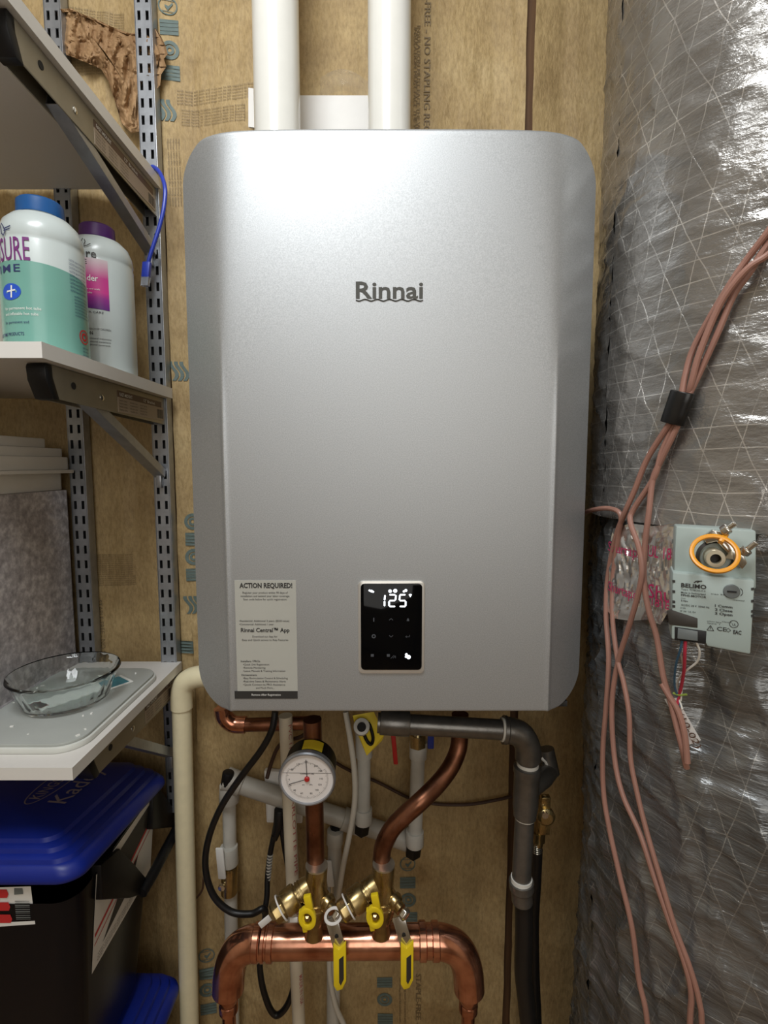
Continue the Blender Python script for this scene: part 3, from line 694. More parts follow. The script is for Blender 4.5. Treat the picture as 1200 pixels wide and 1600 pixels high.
t1 = bottle('spa_bottle', 'white bottle with blue cap and teal label, on the middle shelf', c1, r1, .158, M['white_bottle'], M['blue_cap'], .0240, .021)
f1 = cyl_map(c1, r1, 0); lab = MB()
patch(lab, f1, -r1 * 2.4, .004, r1 * 1.45, .090, 40, lambda u: .094 + .010 * math.sin(u * PI * .9) - .010 * u); l1 = lab.build('label', M['teal_label'], t1)
def at1(z): return lambda a: cyl_map(Vector((c1.x, c1.y, c1.z + z)), r1, math.radians(a), .0008)
q = MB(); q.text('LEISURE', at1(.099)(-16), .0250, .056, 'R', bold=.004); q.build('purple_lettering', M['purple_print'], l1, smooth=0)
q = MB(); q.text('TIME', at1(.0865)(-30), .0082, .042, 'R', bold=.008, gap=1.2); q.text('for permanent and', at1(.031)(-62), .0030, .030); q.text('LEISURE TIME PRODUCTS', at1(.018)(-30), .0035, .045, 'R', bold=.01)
for i in range(9): q.text('CAUTION: keep out of reach of children', at1(.108 - i * .0042)(34), .0024, .026)
for i in range(7): q.text('read all label directions before using', at1(.069 - i * .0036)(40), .0022, .023)
for i in range(3): q.text('net weight', at1(.012 - i * .004)(52), .0022, .012)
q.build('dark_lettering', M['navy_print'], l1, smooth=0)
q = MB(); q.text('for permanent hot tubs', at1(.0460)(-60), .0032, .041); q.text('and inflatable hot tubs', at1(.0400)(-60), .0032, .038); q.build('white_lettering', M['white_print'], l1, smooth=0)
q = MB(); f_ = at1(.0655)(-47); fan(q, f_, [(x, y) for x, y in disc(.0125, 20, .72)]); q.build('blue_emblem', M['blue_print'], l1, smooth=0)
q = MB(); f_ = at1(.0655)(-47)
def lifted(f_, c, k): 
    def g(x, y): p = Vector(f_(x, y)); d = Vector((p.x - c.x, p.y - c.y, 0)).normalized(); return p + d * k
    return g
stroke(q, lifted(f_, c1, .0004), [(.001, -.006), (.002, .006)], .0018); stroke(q, lifted(f_, c1, .0004), [(-.004, .0005), (.006, .0015)], .0016); q.build('emblem_lettering', M['white_print'], l1, smooth=0)
q = MB(); f_ = at1(.026)(57); ringp(q, f_, .0085, .0070); ringp(q, f_, .0050, .0025); q.build('red_seal', M['red_print'], l1, smooth=0)
q = MB(); f_ = at1(.132)(-58); stroke(q, f_, [(-.003, .010), (-.001, .004), (0, -.003), (.003, -.006), (.006, -.002), (.004, .003), (.001, .007)], .0012); stroke(q, f_, [(.005, .001), (.013, .003)], .0012); stroke(q, f_, [(.004, -.001), (.012, .000)], .001); q.build('splash_emblem', M['navy_print'], l1, smooth=0)

c2 = Vector((-.4055, .757, zsh)); r2 = .0445
t2 = bottle('spa_bottle', 'white bottle with purple cap and pink label panel, on the middle shelf', c2, r2, .185, M['white_bottle'], M['purple_cap'], .0225, .022)
def at2(z, a, l=.0006): return cyl_map(Vector((c2.x, c2.y, c2.z + z)), r2, math.radians(a), l)
q = MB(); q.grid(lambda u, v: at2(.086, -50, .0004)(u * .0495, v * .066 - .003 * u), 20, 12); pn = q.build('label', M['pink_panel'], t2)
uvl = pn.data.uv_layers.new(name='UVMap'); 
for lp in pn.data.loops: vi = lp.vertex_index; uvl.data[lp.index].uv = ((vi % 21) / 20, (vi // 21) / 12)
q = MB(); q.text('Defender', at2(.1200, -2, .0009), .0078, .036, 'R', bold=.012); q.text('prevents stains and scale', at2(.1085, 0, .0009), .0024, .034, 'R'); q.text('for spas and tubs', at2(.1035, -12, .0009), .0024, .024, 'R'); q.build('white_lettering', M['white_print'], pn, smooth=0)
q = MB(); q.text('leisure', at2(.1500, -3), .0115, .040, 'R', bold=.006); q.text('TIME', at2(.1415, -18), .0062, .022, 'R', bold=.01); q.text('SIMPLE SPA CARE', at2(.078, 4), .0028, .040, 'R')
q.text('KEEP OUT OF REACH OF CHILDREN', at2(.056, 14), .0026, .044, 'R'); q.text('CAUTION', at2(.0495, -14), .0046, .022, 'R', bold=.012)
for i in range(3): q.text('see back for additional statements', at2(.0435 - i * .0042, 14 - i), .0024, .045, 'R')
f_ = at2(.1650, -24); stroke(q, f_, [(-.010, .0015), (-.005, -.001), (0, -.0015), (.006, .0005), (.010, .003)], .001); stroke(q, f_, [(-.002, .001), (-.001, .005), (.001, .009)], .001); stroke(q, f_, [(.002, .001), (.004, .005), (.003, .008)], .001)
q.build('dark_lettering', M['print_dark'], t2, smooth=0)
c3 = Vector((-.522, .668, zsh)); 
bottle('spa_bottle', 'ivory bottle with yellow cap, cut off at the left edge of the middle shelf', c3, .0455, .172, M['cream_bottle'], M['yellow_cap'], .034, .024)

# ================================================================== ON THE LOWEST SHELF
z3 = SH[3]['z'] + SH[3]['t']
gb = thing('storage_box', 'mottled grey storage box at the left edge of the lowest shelf', 'box', (-.68, .74, z3))
zb1 = CAMZ - .0420
MB().prism(rrect(.300, .250, .012), (-.679, .737, 0), X, Y, Z, z3, zb1).build('body', M['mottled'], gb, bevel=.0015)
MB().box((-.829, .613, z3), (-.5285, .862, z3 + .010)).build('base_trim', M['mottled'], gb, bevel=.001)
wt = thing('storage_tub', 'white plastic tub with a stepped lid, on top of the mottled grey box', 'tub', (-.68, .72, zb1))
MB().prism(rrect(.292, .225, .014), (-.681, .7475, 0), X, Y, Z, zb1, CAMZ - .014).build('body', M['tubwhite'], wt, bevel=.002)
ld = MB(); ld.prism(rrect(.322, .254, .016), (-.676, .738, 0), X, Y, Z, CAMZ - .014, CAMZ - .0085); ld.prism(rrect(.312, .248, .016), (-.678, .737, 0), X, Y, Z, CAMZ - .0085, CAMZ + .012)
ld.prism(rrect(.306, .240, .014), (-.680, .733, 0), X, Y, Z, CAMZ + .012, CAMZ + .026); ld.build('lid', M['tubwhite'], wt, bevel=.0015)
MB().prism(rrect(.300, .205, .012), (-.682, .716, 0), X, Y, Z, CAMZ + .026, CAMZ + .0405).build('lid_top', M['tubwhite'], wt, bevel=.0018)

bd = thing('grey_board', 'grey rounded plastic board lying on the lowest white shelf', 'board', (-.444, .695, z3))
MB().prism(rrect(.163, .236, .034, 8), (-.4445, .6955, 0), X, Y, Z, z3, z3 + .0075).build('rim', M['grey_rim'], bd, bevel=.0018)
MB().prism(rrect(.157, .230, .031, 8), (-.4445, .6955, 0), X, Y, Z, z3 + .0072, z3 + .0112).build('top_sheet', M['grey_board'], bd, bevel=.0012)
zb = z3 + .0112
pk = thing('sachet', 'flat teal and white foil sachet lying under the glass dish', 'sachet', (-.445, .71, zb))
d_ = Vector((.084, .113, 0)).normalized(); n_ = Vector((-d_.y, d_.x, 0)); pc = Vector((-.4385, .7115, zb + .0012))
MB().obox(pc, d_, n_, Z, .068, .0190, .0011).build('pouch', M['white_print'], pk, bevel=.0006)
MB().obox(pc + d_ * .047 + Z * .0012, d_, n_, Z, .016, .0160, .0002).build('teal_panel', M['teal_print'], pk, smooth=0)
MB().obox(pc - d_ * .056 + Z * .0012, d_, n_, Z, .010, .0125, .0002).build('red_panel', M['red_print'], pk, smooth=0)
dish = thing('glass_dish', 'round clear glass dish standing on the grey board', 'dish', (-.447, .694, zb + .0026))
R_, rb_, h_ = .0700, .0540, .0430
dm_ = MB().lathe([(0.0005, 0), (rb_ - .004, 0), (rb_, .002), (R_ - .004, h_ - .008), (R_ - .002, h_ - .005), (R_, h_ - .0025), (R_ - .001, h_), (R_ - .0035, h_ - .0006), (R_ - .0075, h_ - .008), (rb_ - .0035, .006), (rb_ - .008, .0042), (.0005, .0042)], (-.447, .694, zb + .0026), Z, 144)
for i, v in enumerate(dm_.v):
    q_ = Vector((v.x + .447, v.y - .694, 0)); hh = v.z - zb - .0026
    if .003 < hh < h_ - .004 and q_.length > rb_ - .012: k_f = 1 + .006 * math.cos(24 * math.atan2(q_.y, q_.x)); dm_.v[i] = Vector((-.447 + q_.x * k_f, .694 + q_.y * k_f, v.z))
dm_.build('bowl', M['glass'], dish, smooth=50)
cr = MB()
for i in range(26):
    x, y = random.uniform(-.52, -.372), random.uniform(.59, .80)
    if (Vector((x, y)) - Vector((-.447, .694))).length < .062: continue
    s_ = random.uniform(.0006, .0016); a = random.uniform(0, PI); cr.obox((x, y, zb + s_ * .5), (math.cos(a), math.sin(a), 0), (-math.sin(a), math.cos(a), 0), Z, s_ * 1.6, s_, s_ * .5)
tag(cr.build('white_crumbs', M['white_print'], smooth=0, kind='stuff'), 'white crumbs scattered over the grey board', 'crumbs')

# blue network cable hooked over the shelf end
bc = thing('network_cable', 'blue network cable with clear plug hanging beside the right shelf post', 'cable', PX(238, 345, -.352))
pts = [P(205, 268, .885), P(228, 262, .875), P(240, 261, .862), P(251, 272, .845), P(258, 295, .835), P(256, 325, .832), P(249, 355, .832), P(241, 380, .832), P(234, 402, .834), P(231, 413, .836)]
MB().tube(catmull(pts, 6), .0031, 10).build('cord', M['blue_wire'], bc)
a, b = P(230, 410, .836), P(228, 434, .836); d = (b - a).normalized()
MB().obox((a + b) / 2, X, Y, d, .0060, .0045, .012).build('boot', M['blue_wire'], bc, bevel=.0015)
MB().obox(b + d * .004, X, Y, d, .0058, .0040, .009).build('plug', M['clear_plug'], bc, bevel=.0008)

# ================================================================== BLUE LIDDED BINS
def bin_(lb, x0, x1, y0, y1, zf, zk, zbot, dome, text=True):
    t = thing('lidded_bin', lb, 'bin', ((x0 + x1) / 2, (y0 + y1) / 2, zbot)); cx, cy = (x0 + x1) / 2, (y0 + y1) / 2; w, h = x1 - x0, y1 - y0
    def zl(y): return zf + (zk - zf) * (y - y0) / h
    o = MB(); N = 10; ol = rrect(w, h, .026, N); n = len(ol)
    lev = [(.992, 0), (1.0, .002), (1.003, .006), (.995, .013), (.965, .020), (.945, .0215), (.935, .027), (.90, .030), (.885, .0305), (.875, .036), (.84, .039), (.825, .0395), (.815, .045), (.70, .051), (.45, .056), (.2, .058), (.02, .058)]
    vs = [(cx + a * s, cy + b * s, zl(cy + b * s) + hh) for s, hh in lev for a, b in ol]
    o.add(vs, [(i * n + k, i * n + (k + 1) % n, (i + 1) * n + (k + 1) % n, (i + 1) * n + k) for i in range(len(lev) - 1) for k in range(n)] + [tuple((len(lev) - 1) * n + k for k in range(n))])
    lid = o.build('lid', M['blue_lid'], t, smooth=40)
    zt_ = min(zf, zk) + .004; b_ = MB(); bl = []
    for f_ in (0, .25, .5, .75, 1):
        s = .012 + .030 * f_; ol2 = rrect(w - 2 * s, h - 2 * s, .028, 6); bl.append([(cx + a, cy + b, zt_ - (zt_ - zbot) * f_) for a, b in ol2])
    n2 = len(bl[0]); b_.add([p for r in bl for p in r], [(i * n2 + k, (i + 1) * n2 + k, (i + 1) * n2 + (k + 1) % n2, i * n2 + (k + 1) % n2) for i in range(4) for k in range(n2)] + [tuple(4 * n2 + k for k in reversed(range(n2)))])
    body = b_.build('body', M['bin_black'], t, smooth=40)
    return t, lid, body, zl
BX1, BY0, BY1 = -.372, .575, .842
bin1, lid1, body1, zl1 = bin_('black plastic bin with a domed blue lid, under the lowest shelf', -.80, BX1, BY0, BY1, CAMZ - .507, CAMZ - .546, CAMZ - .862, .062)
bin2, _, _, _ = bin_('blue lid of a second bin low beside the cream pipe', -.78, -.364, .58, .846, CAMZ - .935, CAMZ - .935, .004, .062)
from mathutils.bvhtree import BVHTree
LBVH = BVHTree.FromPolygons([v.co for v in lid1.data.vertices], [tuple(p.vertices) for p in lid1.data.polygons])
def lid_map(px, py):
    p = PZ(px, py, CAMZ - .480); q = Vector((p.x, p.y))
    def fn(x, y):
        X_, Y_ = q.x - y, q.y + x; lo_ = Vector(lid1['org']); hit = LBVH.ray_cast(Vector((X_, Y_, CAMZ)) - lo_, Vector((0, 0, -1)))[0]
        return (X_, Y_, (hit.z + lo_.z if hit is not None else zl1(Y_) + .058) + .0008)
    return fn
q = MB(); q.text('KINGSFORD', lid_map(62, 1264), .0150, .112, bold=.004); q.text('Kaddy', lid_map(102, 1268), .0250, .104, bold=.004)
f_ = lid_map(62, 1264); ol = [(.056 + .070 * math.cos(2 * PI * i / 40), .0075 + .0165 * math.sin(2 * PI * i / 40)) for i in range(41)]; stroke(q, f_, ol, .0016)
q.build('raised_lettering', M['blue_emboss'], lid1, smooth=0)
xs_ = BX1 - .0165
hd = MB(); 
hd.prism([(a.y, a.z) for a in [PX(*p, BX1 - .006) for p in ((158, 1352), (188, 1326), (212, 1352), (236, 1380), (233, 1394), (205, 1403), (160, 1406))]], (BX1 - .020, 0, 0), Y, Z, X, 0, .014)
hd.build('handle_mount', M['black_plastic'], bin1, bevel=.002)
h2 = MB(); h2.prism([(a.y, a.z) for a in [PX(*p, BX1 - .006) for p in ((240, 1240), (252, 1234), (264, 1252), (276, 1268), (277, 1292), (238, 1296))]], (BX1 - .020, 0, 0), Y, Z, X, 0, .014)
h2.build('handle_mount', M['black_plastic'], bin1, bevel=.002)
MB().tube([PX(222, 1396, BX1 - .004), PX(238, 1368, BX1 - .001), PX(264, 1318, BX1 - .001), PX(279, 1288, BX1 - .004)], [.008, .0085, .0085, .008], 12).build('handle_bar', M['black_plastic'], bin1)
def side_map(px, py, k=.0):
    def fn_px(x_, y_): p = PX(x_, y_, xs_ + .002 + k); return p
    return fn_px
sl_ = [PX(*p, BX1 - .0225) for p in ((168, 1538), (236, 1425), (238, 1262), (163, 1345))]
yA, yB = sl_[0].y, sl_[1].y; zA, zB_ = sl_[0].z, min(sl_[2].z, CAMZ - .535); 
def body_x(z):                                   # right face of the tapered body
    f0 = (CAMZ - .542 - z) / .32; return BX1 - .012 - .030 * max(0, min(1, f0)) + .0006
def sp_(y, z, k=0): return (body_x(z) + k, y, z)
lbq = MB(); lbq.grid(lambda u, v: sp_(.635 + .175 * u, CAMZ - .690 + .145 * v), 4, 6); 
lab1 = lbq.build('side_label', M['white_print'], bin1, smooth=0)
q = MB()
for (y0, z0, y1, z1, w) in ((.638, -.640, .806, -.590, .006), (.638, -.652, .806, -.602, .002)):
    q.add([sp_(y0, CAMZ + z0, .0004), sp_(y1, CAMZ + z1, .0004), sp_(y1, CAMZ + z1 + w, .0004), sp_(y0, CAMZ + z0 + w, .0004)], [(0, 1, 2, 3)])
q.build('red_stripes', M['red_print'], lab1, smooth=0)
q = MB(); q.add([sp_(.66, CAMZ - .668, .0003), sp_(.74, CAMZ - .650, .0003), sp_(.76, CAMZ - .615, .0003), sp_(.70, CAMZ - .633, .0003)], [(0, 1, 2, 3)])
q.add([sp_(.69, CAMZ - .622, .0003), sp_(.79, CAMZ - .590, .0003), sp_(.79, CAMZ - .555, .0003), sp_(.70, CAMZ - .560, .0003)], [(0, 1, 2, 3)])
for i in range(3): q.text('keeps charcoal dry and ready to pour', lambda x, y, i=i: sp_(.648 + x, CAMZ - .6745 - i * .0045 + y, .0004), .0026, .10)
q.build('dark_print', M['print_dark'], lab1, smooth=0)
yf_ = BY0 + .0135
def fp(px, py, k=0):
    p = P(px, py, yf_ + .006); f0 = (CAMZ - .542 - p.z) / .32; return P(px, py, BY0 + .012 + .030 * max(0, f0) - .0006 - k)
q = MB(); q.add([fp(-60, 1452), fp(55, 1444), fp(48, 1385), fp(-60, 1388)], [(0, 1, 2, 3)]); fl = q.build('front_label', M['white_print'], bin1, smooth=0)
q = MB()
for y0, x1 in ((1389, 11), (1409, 14), (1428, 17)):
    q.add([fp(-60, y0 + 15, .0004), fp(x1, y0 + 14, .0004), fp(x1 + 2, y0 + 8, .0004), fp(x1 - 1, y0 + 1, .0004), fp(-60, y0 + 1, .0004)], [(0, 1, 2, 3, 4)])
q.build('red_pills', M['red_print'], fl, smooth=0)
q = MB()
for i in range(10): y0 = 1408 + i * 3.1; q.add([fp(23 + i * .25, y0 + 1 + (i % 3) * .5, .0004), fp(46 + i * .2, y0 + .6 + (i % 3) * .5, .0004), fp(46 + i * .2, y0, .0004), fp(23 + i * .25, y0, .0004)], [(0, 1, 2, 3)])
q.add([fp(22, 1398, .0004), fp(36, 1397, .0004), fp(35, 1388, .0004), fp(22, 1388, .0004)], [(0, 1, 2, 3)])
q.build('barcode', M['grey_knob'], fl, smooth=0)

# ================================================================== PIPES UNDER THE HEATER
def pix(path, default=.80): return [P(p[0], p[1], p[2] if len(p) > 2 else default) for p in path]
cpv = thing('drain_pipe', 'cream plastic pipe dropping from an elbow left of the heater', 'pipe', P(290, 1600, .835))
MB().tube(pix([(284, 1098, .838), (303.5, 1900, .838)]), rp(14.3, 1350, .838), 24).build('pipe', M['cpvc'], cpv)
MB().tube(catmull(pix([(430, 1054, .838), (330, 1056, .838), (312, 1057, .838), (297, 1061, .838), (287, 1071, .838), (284, 1086, .838), (284.3, 1106, .838)]), 6), rp(16.6, 1085, .838), 24).build('elbow', M['cpvc'], cpv)
# copper stub behind the top left
cs = thing('copper_stub', 'short copper pipe with an elbow under the left end of the heater', 'pipe', P(420, 1130, .80))
MB().tube(pix([(372, 1133, .80), (500, 1129, .80)]), rp(10.5, 1130, .80), 18).build('pipe', M['copper_dull'], cs)
MB().tube(catmull(pix([(347, 1105, .80), (351, 1120, .80), (364, 1131, .80), (384, 1132.5, .80)]), 6), rp(13, 1130, .80), 18).build('elbow', M['copper'], cs)
# copper risers, valves and header
YH = .700
hdr = thing('copper_header', 'thick shiny copper header pipe with an elbow down at each end', 'pipe', P(545, 1475, YH))
MB().tube(pix([(415, 1472, YH), (680, 1470, YH)]), rp(23.5, 1475, YH), 36).build('pipe', M['copper'], hdr)
def collar(cx, cy, w, R, ax='x', y=YH):
    a, b = (P(cx - w, cy, y), P(cx + w, cy, y)) if ax == 'x' else (P(cx, cy - w, y), P(cx, cy + w, y)); d = b - a; L = d.length; r = rp(R, cy, y)
    return MB().lathe([(r * .93, 0), (r, L * .12), (r, L * .88), (r * .93, L)], a, d, 36).build('joint_band', M['copper'], hdr)
for cx, w in ((402, 5.5), (413, 3), (424, 5)): collar(cx, 1472, w, 26.3)
for cx, w in ((660, 6), (680, 6)): collar(cx, 1470, w, 26.3)
MB().tube(catmull(pix([(410, 1472, YH), (392, 1474, YH), (374, 1483, YH), (363, 1500, YH), (358, 1522, YH), (356.5, 1545, YH)]), 8), rp(24.5, 1500, YH), 36).build('elbow', M['copper'], hdr)
MB().tube(catmull(pix([(676, 1470, YH), (694, 1472, YH), (713, 1481, YH), (725, 1498, YH), (731, 1520, YH), (733, 1545, YH)]), 8), rp(24.0, 1500, YH), 36).build('elbow', M['copper'], hdr)
for cx in (356.5, 733.5):
    a, b = P(cx, 1536, YH), P(cx + (1 if cx < 600 else -2), 1578, YH); L = (b - a).length; k = rp(1, 1550, YH)
    MB().lathe([(k * 18, 0), (k * 18.6, L * .08), (k * 17.5, L * .2), (k * 16.5, L * .34), (k * 17, L * .42), (k * 14.4, L * .6), (k * 13.4, L * .7), (k * 14.6, L * .74), (k * 14.6, L)], a, b - a, 30).build('reducer', M['copper'], hdr)
    MB().tube([b - (b - a) * .2, P(cx + (11 if cx < 600 else -9), 1880, YH)], k * 10.5, 22).build('drop_pipe', M['copper'], hdr)
def riser(lb, path, r):
    t = thing('copper_riser', lb, 'pipe', P(path[-1][0], path[-1][1], YH)); 
    MB().tube(catmull(pix(path, YH), 8), rp(r, 1250, YH), 24).build('pipe', M['copper_dull'], t); return t
rz1 = riser('straight dull copper pipe rising behind the round gauge', [(488, 1124, .70), (490, 1200, .70), (493.5, 1360, .70)], 14.2)
MB().tube(pix([(490, 1164, .70), (490.3, 1172, .70)]), rp(16, 1168, .70), 24).build('coupling', M['copper_dull'], rz1)
rz2 = riser('bent dull copper pipe sweeping from the heater down to the right valve', [(719, 1116, .752), (718.5, 1150, .752), (715, 1174, .746), (703, 1200, .734), (683, 1226, .720), (657, 1252, .704), (630, 1276, .702), (611, 1297, .70), (599, 1322, .70), (596, 1345, .70), (596, 1360, .70)], 14.0)
def valve(dx, dy, lb, side):
    t = thing('isolation_valve', lb, 'valve', P(492 + dx, 1470, .69), None)
    def q(px, py, y=.69): return P(px + dx, py + dy, y)
    k = rp(1, 1400, .69)
    a, b = q(495, 1353), q(490, 1462); L = (b - a).length
    MB().lathe([(k * 16, 0), (k * 16.8, L * .03), (k * 16.5, L * .25), (k * 15.5, L * .28), (k * 17.5, L * .36), (k * 21, L * .46), (k * 21.5, L * .58), (k * 19.5, L * .66), (k * 17, L * .76), (k * 14.5, L * .80), (k * 14.5, L)], a, b - a, 32).build('valve_body', M['brass'], t)
    MB().lathe([(k * 14, 0), (k * 17.2, .0005), (k * 17.2, .0030), (k * 14, .0034)], q(494.8, 1350.5), b - a, 32).build('solder_ring', M['solder'], t)
    for f_ in (.44, .52): c_ = a + (b - a) * f_; MB().lathe([(k * 20.5, 0), (k * 22.6, .0008), (k * 22.6, .0028), (k * 20.5, .0036)], c_, (b - a) + Vector((.01, -.004, .0)), 32).build('body_ring', M['brass'], t)
    # relief port out to the lower left
    a, b = q(484, 1382, .69), q(428, 1428, .668); d = (b - a).normalized(); L = (b - a).length
    MB().lathe([(k * 14, 0), (k * 15.5, L * .10), (k * 15.5, L * .30), (k * 13.5, L * .31), (k * 13.5, L * .38)], a, d, 28).build('side_port', M['brass'], t)
    for f_ in (.20, .27): MB().lathe([(k * 15, 0), (k * 16.4, .0006), (k * 16.4, .0018), (k * 15, .0024)], a + d * L * f_, d, 28).build('groove_ring', M['brass'], t)
    MB().lathe([(k * 17.5, L * .36), (k * 19.2, L * .40), (k * 19.2, L * .68), (k * 17.0, L * .72)], a, d, 28).build('union_nut', M['brass'], t)
    MB().lathe([(k * 15, L * .70), (k * 16.5, L * .74), (k * 16.5, L * .97), (k * 14, L * 1.02)], a, d, 8).build('hex_cap', M['brass'], t, smooth=20, bevel=.0006)
    MB().ring(a + d * L * .78, d.cross(Z).normalized(), d.cross(d.cross(Z)).normalized(), d, k * 19.5, k * 17.0, .0022, 28).build('cap_tether', M['card'], t, bevel=.0004)
    wv = d.cross(Z).normalized()
    if side == 0:
        MB().obox(q(414, 1440, .668), d, d.cross(wv), wv, k * 9, k * 5.5, .0010).build('tether_tab', M['card'], t, bevel=.0006)
        MB().obox(q(459, 1437, .668), X, Z, Y, k * 6, k * 4, .0010).build('tether_tab', M['card'], t, bevel=.0006)
    else:
        c_ = q(416, 1432, .664); MB().ring(c_, (X * .92 + Z * .38).normalized(), (Z * .8 + Y * .5 - X * .3).normalized(), -Y, k * 15, k * 10.5, .0020, 28, .75).build('tether_tab', M['card'], t, bevel=.0005)
    # yellow thumb handle
    c_ = q(481, 1430, .658); tu = (X * .95 + Z * .2).normalized(); tv = (Z * .96 - X * .18).normalized()
    h = MB(); h.ring(c_, tu, tv, -Y, k * 13, k * 7, .0075, 28, 1.35); th = h.build('thumb_handle', M['yellow'], t, bevel=.0012)
    MB().obox(q(482, 1409, .655), tu, -Y, tv, k * 5.5, .0032, k * 11).build('thumb_tab', M['yellow'], th, bevel=.0012)
    MB().obox(q(474, 1438, .655), tu, -Y, tv, k * 3.5, .0036, k * 17).build('thumb_edge', M['yellow'], th, bevel=.0012)
    MB().lathe([(k * 5, 0), (k * 5, .010), (k * 3, .012)], c_ + Y * .004, -Y, 6).build('handle_screw', M['brass'], t, smooth=20)
    # drain stem and long lever to the right
    a = q(508, 1407, .685); b = q(527, 1430, .668); d = (b - a).normalized()
    MB().lathe([(k * 13, 0), (k * 14, .004), (k * 12, .010), (k * 9, .012), (k * 9, .018)], a, d, 24).build('drain_boss', M['brass'], t)
    MB().lathe([(k * 8.5, 0), (k * 9.5, .002), (k * 9.5, .007), (k * 7, .009)], b - d * .004, d, 6).build('lever_nut', M['chrome'], t, smooth=20, bevel=.0006)
    p0, p1 = q(517, 1434, .668), q(531, 1482, .656); d = (p1 - p0).normalized(); w = d.cross(Y).normalized()
    lv = MB().obox((p0 + p1) / 2, d, w, d.cross(w), (p1 - p0).length / 2, k * 9.5, .0010).build('lever', M['chrome'], t, bevel=.0008)
    MB().lathe([(k * 3, 0), (k * 3, .0006)], q(526, 1463, .6598), -Y, 14).build('lever_hole', M['slot_dark'], lv)
    g0, g1 = q(531, 1472, .656), q(531.5, 1546, .654); gp = [(-.5, 0), (.5, 0)]; d = (g1 - g0).normalized(); L = (g1 - g0).length
    g = MB(); W2 = k * 9.6
    g.prism([(-W2, 0), (-W2, -L * .88), (-W2 * .5, -L), (W2 * .4, -L * .96), (W2, -L * .78), (W2, L * .05), (-W2 * .1, -L * .10)], g0, X, Z, Y, -.0050, .0010)
    gr = g.build('lever_grip', M['yellow'], lv, bevel=.0014)
    g = MB(); g.prism([(-W2 * .10, -L * .30), (W2 * .62, -L * .22), (W2 * .62, -L * .72), (W2 * .15, -L * .86), (-W2 * .10, -L * .80)], g0, X, Z, Y, -.0055, -.0048); g.build('grip_slot', M['print_dark'], lv, smooth=0)
    return t
valve(0, 0, 'brass isolation valve with yellow handles below the straight copper pipe, left of the two', 0)
valve(105, -2, 'brass isolation valve with yellow handles below the bent copper pipe, right of the two', 1)
# gauge
YG = .655; gk = rp(1, 1215, YG)
gg = thing('pressure_gauge', 'round white dial pressure and temperature gauge on the copper pipe', 'gauge', P(480, 1258, YG))
gc = P(480, 1216, YG); ga = (Vector((0, 0, CAMZ)) * .5 + Vector((.02, -.2, CAMZ - .20)) * .5 - gc); ga = Vector((-.02, -1, -.03)).normalized(); gu = ga.cross(Z).normalized() * -1; gv = gu.cross(ga).normalized() * -1
if gv.z < 0: gv = -gv
if gu.x < 0: gu = -gu
MB().lathe([(gk * 38, -.040), (gk * 41, -.037), (gk * 42, -.004), (gk * 41.5, 0)], gc, ga, 48).build('case', M['black_plastic'], gg)
MB().lathe([(gk * 42.0, -.006), (gk * 44.5, -.005), (gk * 44.8, .002), (gk * 43, .0042), (gk * 41.2, .0042), (gk * 40.8, .0012), (gk * 40.8, 0)], gc, ga, 64, False, False).build('rim', M['galv'], gg)
MB().lathe([(.0001, 0), (gk * 41.2, 0)], gc + ga * .0008, ga, 48, False, False).build('dial', M['dial'], gg)
def gm(lift): 
    n = ga
    return lambda x, y: gc + ga * lift + gu * x * gk + gv * y * gk
q = MB(); f_ = gm(.0012)
for R0, R1, a0, a1, n in ((31, 33.5, -30, 210, 61), (26, 27.5, 200, 335, 40)):
    for i in range(n):
        a = math.radians(a0 + (a1 - a0) * i / (n - 1)) + PI; e = 1.6 if i % 5 == 0 else 0
        if R0 == 26: a -= PI; a = math.radians(30 + 120 * i / (n - 1))
        stroke(q, f_, [((R0 - e) * math.cos(a), (R0 - e) * math.sin(a)), (R1 * math.cos(a), R1 * math.sin(a))], .35)
for s, x, y, h in [('0', -28, -3, 3), ('20', -27, -13, 3), ('40', -20, -21, 3), ('60', -9, -26, 3), ('80', 6, -26, 3), ('100', 15, -20, 3), ('120', 20, -11, 3), ('140', 22, -1, 3), ('80', -23, 14, 3), ('120', -13, 23, 3), ('180', -1, 27, 3), ('240', 14, 20, 3), ('300', 21, 12, 3)]:
    q.text(s, lambda x_, y_, x=x, y=y: f_(x_ / gk + x, y_ / gk + y), h * gk, None, 'C')
for s, x, y in (('TEMPERATURE', 0, 7), ('psi', -6, -11), ('kPa', 6, -11)): q.text(s, lambda x_, y_, x=x, y=y: f_(x_ / gk + x, y_ / gk + y), 2.4 * gk, None, 'C')
stroke(q, f_, [(-38, 9.5), (38, 9.5)], .5)
q.build('dial_markings', M['print_dark'], gg, smooth=0)
q = MB(); f2 = gm(.0022); stroke(q, f2, [(0, 0), (-28, -9)], 1.1); stroke(q, f2, [(0, 4), (-1, 32)], 1.0); q.build('needles', M['print_black'], gg, smooth=0)
MB().lathe([(gk * 4.2, 0), (gk * 4.2, .002), (gk * 3, .003)], gc + ga * .001, ga, 18).build('hub', M['red_plastic'], gg)
MB().lathe([(.006, 0), (.006, .040)], gc - ga * .030, -ga, 16).build('stem', M['brass'], gg)
q = MB(); 
def gtop(u, v): a = math.radians(103 - 44 * u); r = gk * 42.6; return gc - ga * (.009 + .022 * v) + gu * r * math.cos(a) + gv * r * math.sin(a)
q.grid(gtop, 8, 1); gl = q.build('case_label', M['yellow_tag'], gg)

